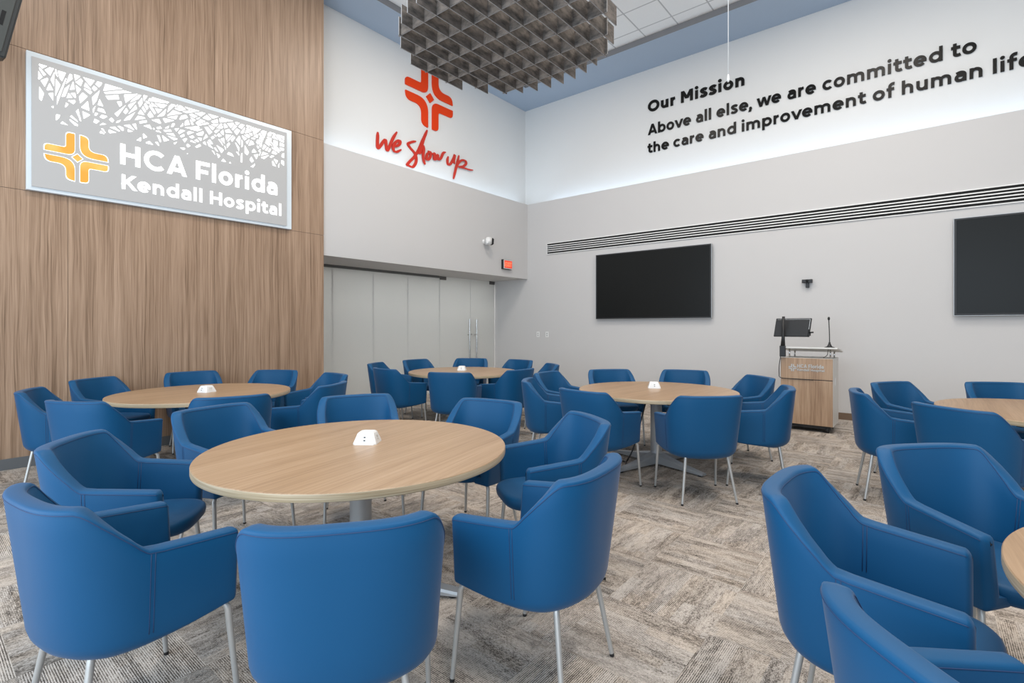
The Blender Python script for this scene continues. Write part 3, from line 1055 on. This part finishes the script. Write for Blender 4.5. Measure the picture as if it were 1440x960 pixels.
# ------------------------------------------------------------------ round tables
def table(name_label, x, y, grain, base_rot):
    t = empty('round_table', (x, y, 0), grain)
    tag(t, name_label, 'table', 'round tables')
    R, T, Z = 0.762, 0.036, 0.74
    bm = bmesh.new()
    lathe(bm, [(R - 0.006, Z - T + 0.002), (R - 0.004, Z - T), (R - 0.001, Z - T + 0.002), (R, Z - T + 0.006), (R, Z - 0.004), (R - 0.0005, Z - 0.003)], 128, capb=False, capt=False)
    obj('edge_band', bm, M['edge_wood'], t, True, 0.7)
    bm = bmesh.new()
    lathe(bm, [(R - 0.005, Z - T + 0.001), (R - 0.0005, Z - 0.003), (R - 0.003, Z)], 128)
    obj('tabletop', bm, M['table_wood'], t, True, 0.5)
    bm = bmesh.new()
    box(bm, -0.20, 0.20, -0.20, 0.20, Z - T - 0.018, Z - T, 0.003)
    for a in range(4):
        c, s = math.cos(a * PI / 2 + PI / 4), math.sin(a * PI / 2 + PI / 4)
        obox(bm, Vector((0.05 * c + 0.02 * s, 0.05 * s - 0.02 * c, Z - T - 0.06)), (0.36 * c, 0.36 * s, 0.0), (-0.04 * s, 0.04 * c, 0), (0, 0, 0.045))
    obj('mounting_plate', bm, M['black'], t)
    bm = bmesh.new(); lathe(bm, [(0.060, 0.06), (0.056, 0.10), (0.056, Z - T - 0.03), (0.070, Z - T - 0.018)], 40); obj('column', bm, M['silver'], t, True, 0.6)
    bm = bmesh.new(); lathe(bm, [(0.070, 0.022), (0.074, 0.05), (0.066, 0.105), (0.058, 0.13)], 40); obj('hub', bm, M['silver'], t, True, 0.7)
    for k in range(4):
        a = base_rot - grain + k * PI / 2
        c, s = math.cos(a), math.sin(a)
        bm = bmesh.new()
        prof = [(0.03, 0.020, 0.125, 0.050), (0.12, 0.020, 0.105, 0.046), (0.30, 0.018, 0.066, 0.040), (0.50, 0.014, 0.038, 0.034), (0.545, 0.014, 0.032, 0.032)]
        rings = []
        for r, zb, zt, w in prof:
            rings.append([bm.verts.new((r * c - q * s, r * s + q * c, z)) for q, z in ((-w, zb), (w, zb), (w, zt - 0.012), (w * 0.78, zt), (-w * 0.78, zt), (-w, zt - 0.012))])
        for p, q in zip(rings, rings[1:]):
            for i in range(6):
                bm.faces.new((p[i], p[(i + 1) % 6], q[(i + 1) % 6], q[i]))
        bm.faces.new(rings[0]); bm.faces.new(rings[-1])
        foot = obj('foot', bm, M['silver'], t, True, 0.5)
        bm = bmesh.new(); lathe(bm, [(0.024, 0.0), (0.026, 0.004), (0.026, 0.016)], 16, (0.505 * c, 0.505 * s, 0)); obj('glide', bm, M['black'], foot)
    return t


def power_module(x, y, rot, label):
    t = empty('power_module', (x, y, 0.74), rot)
    tag(t, label, 'power outlet', 'tabletop power modules')
    bm = bmesh.new()
    lo, hi, H = 0.062, 0.044, 0.062
    pts = []
    for w, z in ((lo, 0.0), (lo, 0.006), (hi, H - 0.006), (hi - 0.006, H)):
        pts.append([bm.verts.new((w * math.copysign(1, sx_) - (0.012 if k_ == 0 else 0) * math.copysign(1, sx_), w * sy_ - (0.012 if k_ == 1 else 0) * sy_, z)) for sx_, sy_, k_ in ((1, -1, 0), (1, -1, 1), (1, 1, 1), (1, 1, 0), (-1, 1, 0), (-1, 1, 1), (-1, -1, 1), (-1, -1, 0))])
    for p, q in zip(pts, pts[1:]):
        n = len(p)
        for i in range(n):
            bm.faces.new((p[i], p[(i + 1) % n], q[(i + 1) % n], q[i]))
    bm.faces.new(pts[0]); bm.faces.new(pts[-1])
    obj('body', bm, M['white_plastic'], t, True, 0.35)
    tilt = (lo - hi) / (H - 0.012)
    for a in range(4):
        c, s = math.cos(a * PI / 2), math.sin(a * PI / 2)
        n_, tg, up = Vector((c, s, tilt)).normalized(), Vector((-s, c, 0)), Vector((-c * tilt, -s * tilt, 1)).normalized()
        mid = Vector((c * (lo + hi) / 2, s * (lo + hi) / 2, H / 2)) + n_ * 0.0002
        bm = bmesh.new()
        if a % 2 == 0:
            for dz in (-0.009, 0.008):
                obox(bm, mid + tg * -0.005 + up * (dz - 0.003), tg * 0.010, up * 0.006, n_ * 0.001)
            obj('usb_port', bm, M['black'], t)
        else:
            obox(bm, mid - tg * 0.017 - up * 0.017, tg * 0.034, up * 0.034, n_ * 0.0012, 0.0004)
            sk = obj('socket', bm, M['white_lam'], t)
            bm = bmesh.new()
            for q in (-0.007, 0.006):
                obox(bm, mid + tg * q + n_ * 0.0012, tg * 0.0022, up * 0.010, n_ * 0.0006)
            obox(bm, mid + tg * -0.002 - up * 0.011 + n_ * 0.0012, tg * 0.004, up * 0.005, n_ * 0.0006)
            obj('socket_hole', bm, M['black'], sk)
    return t


TB = {'C': (1.556, 2.310), 'L': (1.887, 5.390), 'R': (4.818, 2.095), 'B': (5.10, 5.08), 'Q': (5.44, -0.80), 'F': (1.929, -0.92)}
R_ = math.radians
table('round oak table in the middle foreground, closest to the lone back-view chair', *TB['C'], R_(12), R_(-61))
table('round oak table beside the wood wall, below the backlit sign', *TB['L'], R_(8), R_(-40))
table('round oak table in front of the lectern, with splayed silver feet showing', *TB['R'], R_(-4), R_(-16))
table('round oak table in front of the glass doors, farthest into the corner', *TB['B'], R_(0), R_(-20))
table('round oak table under the far wall screen, cut by the frame edge', *TB['Q'], R_(0), R_(-16))
table('round oak table of which only a curved edge shows beside the foreground chairs', *TB['F'], R_(4), R_(-50))
power_module(1.628, 2.353, R_(38), 'white power box on the middle foreground table, its sockets readable')
power_module(1.905, 5.375, R_(20), 'white power box on the table beside the wood wall')
power_module(4.95, 2.175, R_(208), 'white power box on the table in front of the lectern')
power_module(5.19, 5.20, R_(35), 'white power box on the table in front of the glass doors')

# loose power lead under the lectern table
t = empty('power_lead', (4.5, 2.35, 0))
tag(t, 'black power lead looped on the carpet under the table before the lectern', 'cable')
bm = bmesh.new()
pts = catmull([(4.86, 2.20, 0.69), (4.80, 2.24, 0.45), (4.74, 2.30, 0.15), (4.66, 2.34, 0.012), (4.50, 2.28, 0.010), (4.38, 2.36, 0.012), (4.44, 2.50, 0.022), (4.60, 2.47, 0.014), (4.62, 2.33, 0.022), (4.44, 2.26, 0.012), (4.26, 2.36, 0.010), (4.20, 2.48, 0.012)], 8)
tube(bm, pts, 0.0075, 8); child_at(obj('cord', bm, M['black'], None, True), t)
bm = bmesh.new(); box(bm, 4.17, 4.215, 2.46, 2.53, 0.0, 0.032, 0.006); child_at(obj('plug', bm, M['white_plastic']), t)

# ------------------------------------------------------------------ lectern
LX, L0, L1, LD = 7.563, 0.931, 1.534, 0.50
t = empty('lectern', (LX + LD / 2, (L0 + L1) / 2, 0))
tag(t, 'wheeled wooden lectern with white sides and raised white top against the screen wall', 'lectern')
P = lambda name, b, m, s=False, par=None: child_at(obj(name, b, m, None, s), t)


def sub(o, bm, name, m, smooth=False):
    c = obj(name, bm, m, None, smooth)
    c.parent = o
    return c


bm = bmesh.new()
box(bm, LX + 0.02, LX + LD, L0, L1, 0.085, 0.957, 0.003)
P('body', bm, M['white_lam'])
bm = bmesh.new(); box(bm, LX, LX + 0.019, L0 + 0.004, L1 - 0.004, 0.682, 0.954, 0.002); up_ = P('front_panel', bm, M['podium_wood'])
bm = bmesh.new(); box(bm, LX, LX + 0.019, L0 + 0.004, L1 - 0.004, 0.088, 0.672, 0.002); dr = P('door', bm, M['podium_wood'])
bm = bmesh.new(); box(bm, LX + 0.03, LX + LD - 0.03, L0 + 0.03, L1 - 0.03, 0.045, 0.086); P('plinth', bm, M['black'])
bm = bmesh.new(); box(bm, LX + 0.012, LX + 0.03, L0 + 0.006, L1 - 0.006, 0.09, 0.95); P('shadow_gap', bm, M['black'])
pl = Plane((LX, L1, 0), (0, -1, 0), (0, 0, 1), (-1, 0, 0))
bm = bmesh.new(); lettering(bm, pl, 'HCA Florida', 0.20, 0.828, 0.047, 0.30, 0.10, 0.004)
lettering(bm, pl, 'Kendall Hospital', 0.20, 0.787, 0.030, 0.31, 0.10, 0.004)
for p in logo_pieces():
    poly(bm, pl, [(0.145 + a * 0.048, 0.826 + b * 0.048) for a, b in p], 0.004)
P('lettering', bm, M['letter_silver'])
# raised top plate on four standoffs, tipped towards the speaker
bm = bmesh.new()
obox(bm, (LX - 0.02, L0 - 0.05, 1.082), (LX * 0 + 0.52, 0, -0.058), (0, 0.65, 0), (0.002, 0, 0.020), 0.003)
P('top_plate', bm, M['white_lam'])
for yy in (L0 + 0.035, L1 - 0.10):
    for xx in (LX + 0.05, LX + 0.40):
        bm = bmesh.new(); tube(bm, [(xx, yy, 0.95), (xx, yy, 1.080 - (xx - LX) * 0.1115)], 0.009, 12); P('standoff', bm, M['chrome'], True)
for yy in (L0 + 0.07, L1 - 0.07):
    for xx in (LX + 0.06, LX + LD - 0.06):
        bm = bmesh.new()
        tube(bm, [(xx, yy - 0.018, 0.038), (xx, yy + 0.018, 0.038)], 0.038, 20)
        w_ = P('caster', bm, M['black'], True)
        bm = bmesh.new(); box(bm, xx - 0.022, xx + 0.022, yy - 0.026, yy + 0.026, 0.055, 0.088, 0.004)
        c_ = obj('caster_fork', bm, M['charcoal']); c_.parent = w_; c_.matrix_parent_inverse = Matrix.Translation(-Vector(t.location))
bm = bmesh.new(); box(bm, LX + LD * 0.32, LX + LD * 0.46, L0 - 0.004, L0 + 0.001, 0.60, 0.70, 0.002); P('side_outlet', bm, M['white_plastic'])

# presenter screen on a clamp post, seen from its back
t = empty('presenter_monitor', (LX, 1.50, 0.97))
tag(t, 'black flat monitor on a post clamped to the lectern, back turned to the room', 'monitor')
P = lambda name, b, m, s=False: child_at(obj(name, b, m, None, s), t)
mx = LX + 0.02
bm = bmesh.new(); box(bm, mx - 0.075, mx - 0.022, 1.467, 1.535, 0.968, 1.115, 0.006); P('clamp', bm, M['black'])
bm = bmesh.new(); tube(bm, [(mx - 0.045, 1.50, 1.10), (mx - 0.045, 1.496, 1.22), (mx - 0.045, 1.492, 1.505)], [0.030, 0.020, 0.017], 14); P('post', bm, M['black'], True)
ey = Vector((0, -0.425, 0.0)); ez = Vector((0.06, 0.022 * -1, 0.245))
o_ = Vector((mx + 0.02, 1.628, 1.236))
bm = bmesh.new(); obox(bm, o_, ey, ez, (0.028, 0, -0.005), 0.004); P('screen_case', bm, M['black'])
bm = bmesh.new()
obox(bm, o_ + ey * 0.05 + ez * 0.93 - Vector((0.004, 0, 0)), ey * 0.92, ez * 0.02, (0.006, 0, 0)); obox(bm, o_ + ey * 0.955 + ez * 0.40 - Vector((0.004, 0, 0)), ey * 0.015, ez * 0.54, (0.006, 0, 0))
P('edge_trim', bm, M['chrome'])
bm = bmesh.new(); obox(bm, o_ + ey * 0.04 + ez * 0.02 - Vector((0.03, 0, 0)), ey * 0.93, ez * 0.38, (0.032, 0, -0.004), 0.006); P('rear_housing', bm, M['black'])
bm = bmesh.new(); tube(bm, [o_ + ey * 0.98 + ez * 0.22, o_ + ey * 1.10 + ez * 0.24], 0.010, 10); tube(bm, [o_ + ey * 1.02 + ez * 0.05, o_ + ey * 1.02 + ez * 0.24], 0.006, 8); P('cable_stub', bm, M['black'], True)
bm = bmesh.new()
tube(bm, catmull([(mx - 0.03, 1.53, 0.97), (mx - 0.035, 1.545, 0.86), (mx - 0.03, 1.548, 0.74), (mx - 0.03, 1.530, 0.685), (mx - 0.028, 1.40, 0.677), (mx - 0.026, 1.15, 0.677)], 6), 0.005, 8)
P('cord', bm, M['black'], True)

t = empty('gooseneck_microphone', (LX + 0.12, 0.985, 1.09))
tag(t, 'black gooseneck microphone standing on the raised lectern top', 'microphone')
P = lambda name, b, m, s=False: child_at(obj(name, b, m, None, s), t)
gx, gy, gz = LX + 0.12, 0.985, 1.0945
bm = bmesh.new(); lathe(bm, [(0.060, 0.0), (0.056, 0.008), (0.030, 0.018), (0.014, 0.05), (0.010, 0.075)], 28, (gx, gy, gz)); P('base', bm, M['black'], True)
bm = bmesh.new(); tube(bm, catmull([(gx, gy, gz + 0.06), (gx, gy + 0.002, gz + 0.20), (gx - 0.002, gy + 0.008, gz + 0.36)], 5), 0.006, 10); P('neck', bm, M['charcoal'], True)
bm = bmesh.new(); lathe(bm, [(0.004, 0.0), (0.013, 0.010), (0.014, 0.03), (0.008, 0.046)], 16, (gx - 0.002, gy + 0.008, gz + 0.355)); P('capsule', bm, M['black'], True)
bm = bmesh.new(); tube(bm, catmull([(gx - 0.06, gy - 0.005, gz - 0.0), (gx - 0.13, gy + 0.0, gz - 0.03), (gx - 0.125, gy + 0.01, gz - 0.09), (gx - 0.06, gy + 0.06, gz - 0.128)], 6), 0.004, 8); P('cord', bm, M['black'], True)

# ------------------------------------------------------------------ tub chair
NS0, NS1 = 2.1, 2.95
W0, W1 = 0.268, 0.300        # outer half width at the bottom and at back height
B0, B1 = -0.238, -0.286      # rear face at the bottom and at back height
ZB, ZT, ZA = 0.343, 0.842, 0.672
YJ = -0.045                  # arm / back junction
YA = 0.252                   # arm front


def plan(par, z):
    t = (z - ZB) / (ZT - ZB)
    w = W0 + (W1 - W0) * t
    yb = B0 + (B1 - B0) * t
    NSE = NS0 + (NS1 - NS0) * max(0.0, min(1.0, t))
    k, q = par
    if k == 'a':            # q: 0 at the junction, 1 at the arm front
        return (w - 0.006 * q * q, YJ + (YA - YJ) * q)
    c, s = math.cos(q), math.sin(q)
    return (w * c ** (2 / NSE), YJ + (yb - YJ) * s ** (2 / NSE))


def sm(x, r):
    return 0 if x < -r else (x if x > r else (x + r) ** 2 / (4 * r))


def make_samples():
    dense = [('a', 1 - i / 60) for i in range(60)] + [('b', (PI / 2) * (i / 240)) for i in range(241)]
    pos = [plan(p, ZT) for p in dense]
    L = [0.0]
    for a, b in zip(pos, pos[1:]):
        L.append(L[-1] + math.hypot(b[0] - a[0], b[1] - a[1]))
    lj = L[60]
    tot = L[-1]
    want = [0.0, 0.003, 0.008, 0.014, 0.022] + [0.05 + (lj - 0.05) * i / 6 for i in range(7)] + [lj + (tot - lj) * i / 26 for i in range(1, 27)]
    out = []
    for w in want:
        j = min(range(len(L)), key=lambda i: abs(L[i] - w))
        out.append((dense[j], w, w - lj))
    return out, tot


def shell_profile():
    S, tot = make_samples()
    half = []
    for par, s, d in S:
        zt = ZA - 0.030 * (max(0, -d) / 0.3) + (ZT - ZA) * (sm(d - 0.010, 0.026) - sm(d - 0.178, 0.024)) / 0.168
        zb = ZB + 0.040 * max(0.0, 1 - s / 0.45)
        e = 0.0
        if s < 0.022:
            e = 0.022 - math.sqrt(max(0, 0.022 ** 2 - (0.022 - s) ** 2))
        half.append((par, s, d, zt, zb, e))
    return half


def normal2(par, z):
    k, q = par
    e = 0.002
    if k == 'a':
        a, b = plan((k, q + e), z), plan((k, q - e), z)
    else:
        a, b = plan((k, max(q - e, 1e-5)), z), plan((k, min(q + e, PI / 2 - 1e-5)), z)
    tx, ty = b[0] - a[0], b[1] - a[1]
    l = math.hypot(tx, ty)
    return (-ty / l, tx / l)      # outward on the +x half


def shell_mesh():
    bm = bmesh.new()
    half = shell_profile()
    th, rt = 0.056, 0.011
    secs = []
    for par, s, d, zt, zb, e in half:
        pts = []
        kr = max(0.0, min(1.0, (d + 0.16) / 0.34))
        rb = 0.014 + 0.062 * kr * kr * (3 - 2 * kr)

        def P_(inset, z):
            x, y = plan(par, z)
            nx, ny = normal2(par, z)
            pts.append((x - nx * inset, y - ny * inset, z))
        zt2, zb2 = zt - e, zb + e
        P_(0.10, zb2 + 0.006)
        for k in range(6):
            a = k / 5 * PI / 2
            P_(e + rb * (1 - math.sin(a)), zb2 + rb * (1 - math.cos(a)) * 0.9)
        za = zb2 + rb * 0.9
        for k in range(1, 7):
            P_(e, za + (zt2 - rt - za) * k / 6)
        for k in range(1, 4):
            a = k / 3 * PI / 2
            P_(e + rt * (1 - math.cos(a)), zt2 - rt + rt * math.sin(a))
        P_(th * 0.5, zt2 + 0.002 * (1 - e / 0.022))
        for k in range(3, -1, -1):
            a = k / 3 * PI / 2
            P_(th - e - rt * (1 - math.cos(a)), zt2 - rt + rt * math.sin(a))
        for k in range(1, 5):
            z = (zt2 - rt) + (0.435 - (zt2 - rt)) * k / 4
            P_(th - e + 0.010 * k / 4, z)
        P_(0.10, 0.43)
        secs.append(pts)
    full = secs + [[(-x, y, z) for x, y, z in p] for p in secs[-2::-1]]
    rows = [[bm.verts.new(p) for p in r] for r in full]
    n = len(rows[0])
    for a, b in zip(rows, rows[1:]):
        for i in range(n):
            j = (i + 1) % n
            bm.faces.new((a[i], a[j], b[j], b[i]))
    bm.faces.new(rows[0]); bm.faces.new(rows[-1][::-1])
    return bm


def stitch_mesh():
    bm = bmesh.new()
    half = [h for h in shell_profile() if h[1] > 0.010]

    def along(inset_top, out, dz):
        p = []
        for par, s, d, zt, zb, e in half:
            z = zt - e + dz
            x, y = plan(par, z)
            nx, ny = normal2(par, z)
            p.append((x - nx * inset_top + nx * out, y - ny * inset_top + ny * out, z))
        return p + [(-x, y, z) for x, y, z in p[-2::-1]]
    tube(bm, along(0.0, 0.0002, -0.013), 0.0016, 6)
    tube(bm, along(0.056, 0.0, -0.013), 0.0016, 6)
    for sgn in (1, -1):
        for dy in (-0.006, 0.006):
            p = []
            for k in range(9):
                z = ZB + 0.06 + (ZA - 0.014 - ZB - 0.06) * k / 8
                x, y = plan(('a', 0.0), z)
                p.append((sgn * (x + 0.0002), YJ + 0.01 + dy, z))
            tube(bm, p, 0.0014, 6)
            p = [(sgn * (plan(('a', 0.0), z)[0] - 0.0562 - 0.010 * (ZA - z) / 0.23), YJ + 0.01 + dy, z) for z in (ZA - 0.014, 0.58, 0.50)]
            tube(bm, p, 0.0014, 6)
    return bm


def seat_mesh():
    bm = bmesh.new()
    rings = []
    N = 56
    for z, ins in ((0.385, 0.075), (0.388, 0.050), (0.400, 0.020), (0.420, 0.004), (0.440, 0.0), (0.455, 0.003), (0.464, 0.012), (0.468, 0.030), (0.472, 0.10), (0.474, 0.18)):
        r = []
        for k in range(N):
            a = 2 * PI * k / N
            c, s = math.cos(a), math.sin(a)
            n_ = 3.2 if s > 0 else 4.0
            cy = 0.06
            ax = 0.218 - ins
            ay = (0.262 if s > 0 else 0.24) - ins
            r.append(bm.verts.new((math.copysign(abs(c) ** (2 / n_), c) * ax, cy + math.copysign(abs(s) ** (2 / n_), s) * ay, z)))
        rings.append(r)
    for a, b in zip(rings, rings[1:]):
        for k in range(N):
            bm.faces.new((a[k], a[(k + 1) % N], b[(k + 1) % N], b[k]))
    bm.faces.new(rings[0][::-1]); bm.faces.new(rings[-1])
    return bm


LEGS = [(0.252, 0.216, 0.265, 0.250), (-0.252, 0.216, -0.265, 0.250), (0.165, -0.150, 0.217, -0.208), (-0.165, -0.150, -0.217, -0.208)]


def make_chair():
    r = empty('tub_chair')
    obj('shell', shell_mesh(), M['vinyl'], r, True, 0.9)
    obj('seat', seat_mesh(), M['vinyl'], r, True, 0.9)
    obj('stitching', stitch_mesh(), M['thread'], r, True)
    for tx, ty, fx, fy in LEGS:
        bm = bmesh.new()
        d = Vector((fx - tx, fy - ty, -0.37))
        p = lambda k: Vector((tx, ty, 0.375)) + d * k
        pts = [Vector((tx * 0.80, ty * 0.85, 0.398)), Vector((tx * 0.95, ty * 0.96, 0.390)), p(0.04), p(0.12), p(0.5), p(0.982)]
        tube(bm, pts, [0.0115, 0.0115, 0.0115, 0.0115, 0.0105, 0.0092], 12)
        lg = obj('leg', bm, M['leg'], r, True, 0.7)
        bm = bmesh.new()
        q = p(0.982)
        tube(bm, [q + Vector((0, 0, 0.002)), Vector((fx, fy, 0.003)), Vector((fx, fy, 0.0))], [0.0094, 0.0100, 0.0095], 12)
        obj('glide', bm, M['black'], lg)
    return r


def copy_tree(o, parent=None):
    c = o.copy()
    C.objects.link(c)
    if parent:
        c.parent = parent
    for ch in list(o.children):
        copy_tree(ch, c)
    return c


proto = make_chair()
first = [True]


def chair(x, y, heading, label, group):
    if first[0]:
        o = proto
        first[0] = False
    else:
        o = copy_tree(proto)
    o.location = (x, y, 0)
    o.rotation_euler = (0, 0, math.radians(heading - 90))
    tag(o, label, 'chair', group)
    return o


GC, GF, GR, GB, GL, GQ = ('chairs around the middle foreground table', 'chairs at the foreground table by the frame edge', 'chairs around the table before the lectern',
                          'chairs around the table by the glass doors', 'chairs around the table by the wood wall', 'chairs around the table under the far screen')
CH = [
    (0.908, 1.411, 52.5, 'blue tub chair with its broad back squarely to the viewer in the middle foreground', GC),
    (1.655, 1.200, 96.0, 'blue tub chair in rear side view right of the back-view chair, seam and legs showing', GC),
    (2.387, 1.652, 146.1, 'blue tub chair behind the rear-side-view chair at the middle table, open seat facing left', GC),
    (2.503, 2.391, -170.5, 'blue tub chair across the middle table, behind and right of its power box', GC),
    (2.157, 3.207, -116.3, 'blue tub chair directly behind the power box of the middle foreground table', GC),
    (1.367, 3.427, -79.0, 'blue tub chair at the far left rim of the middle table, before the wood-wall table', GC),
    (0.702, 2.976, -36.5, 'blue tub chair left of the middle table showing its dark seat between both arms', GC),
    (0.508, 2.166, 8.0, 'large blue tub chair in the lower left corner, vertical double seam on its side', GC),
    (1.967, 0.148, -92.3, 'blue tub chair in the right foreground seen into its back, both arms pointing right', GF),
    (2.745, -0.158, -133.1, 'wide blue tub chair behind the right foreground pair, its back hiding the table behind', GF),
    (1.211, -0.162, -44.8, 'blue tub chair cut off by the bottom frame edge at lower right', GF),
    (5.436, 2.878, -132.5, 'blue tub chair under the first wall screen, left one of two behind the lectern table', GR),
    (5.880, 2.220, -164.0, 'blue tub chair between first screen and lectern, right one of two behind the table', GR),
    (5.665, 1.526, 134.7, 'blue tub chair half behind another, just left of the lectern, seat open to the left', GR),
    (4.865, 1.160, 104.2, 'blue tub chair in side view covering the lower left of the lectern', GR),
    (4.119, 1.436, 43.2, 'blue tub chair seen from behind with four legs visible, before the lectern table', GR),
    (3.839, 2.196, -7.1, 'blue tub chair seen from behind, just left of the silver table column', GR),
    (4.120, 2.890, -57.1, 'blue tub chair in side view at the left end of the lectern table group', GR),
    (4.811, 3.206, -86.3, 'blue tub chair facing right at the far left of the lectern table, arms open', GR),
    (5.294, 6.140, -89.4, 'blue tub chair before the frosted panes, left of two behind the corner table', GB),
    (5.896, 5.746, -147.0, 'blue tub chair right under the glass door handles', GB),
    (6.092, 5.016, 176.9, 'blue tub chair against the white wall corner at the right rim of the corner table', GB),
    (5.713, 4.230, 141.6, 'blue tub chair of which only a small dark back corner shows beside the corner table', GB),
    (4.935, 4.117, 86.9, 'blue tub chair in rear side view right of the corner table back-view chair', GB),
    (4.255, 4.385, 30.0, 'blue tub chair with its back squarely to the viewer at the corner table', GB),
    (4.135, 5.292, -3.4, 'blue tub chair in rear side view left of the corner table back-view chair', GB),
    (4.530, 6.004, -58.6, 'blue tub chair mostly hidden at the far left of the corner table', GB),
    (0.916, 5.729, -23.2, 'blue tub chair nearest the wood wall baseboard, leftmost of the whole row', GL),
    (1.396, 6.404, -57.1, 'blue tub chair against the wood wall below the left end of the sign', GL),
    (2.179, 6.461, -97.0, 'blue tub chair against the wood wall below the middle of the sign', GL),
    (2.766, 5.978, -143.6, 'blue tub chair against the wood wall near its end by the glass entrance', GL),
    (2.921, 5.152, 175.9, 'blue tub chair in front of the first frosted pane, partly behind another chair', GL),
    (2.475, 4.465, 121.8, 'blue tub chair in rear side view at the right rim of the wood-wall table', GL),
    (1.698, 4.307, 71.9, 'blue tub chair with only its plain back showing before the wood-wall table', GL),
    (0.997, 4.802, 29.1, 'blue tub chair seen from behind at the left rim of the wood-wall table, arm right', GL),
    (5.103, 0.225, -78.1, 'blue tub chair right of the lectern in side view, three slim legs showing', GQ),
    (5.894, 0.094, -122.1, 'blue tub chair against the white wall just right of the lectern', GQ),
    (6.420, -0.600, -150.0, 'blue tub chair directly under the far wall screen at the frame edge', GQ),
    (4.595, -0.242, -34.9, 'dark blue tub chair seen from behind before the table under the far screen', GQ),
]
for c in CH:
    chair(*c)
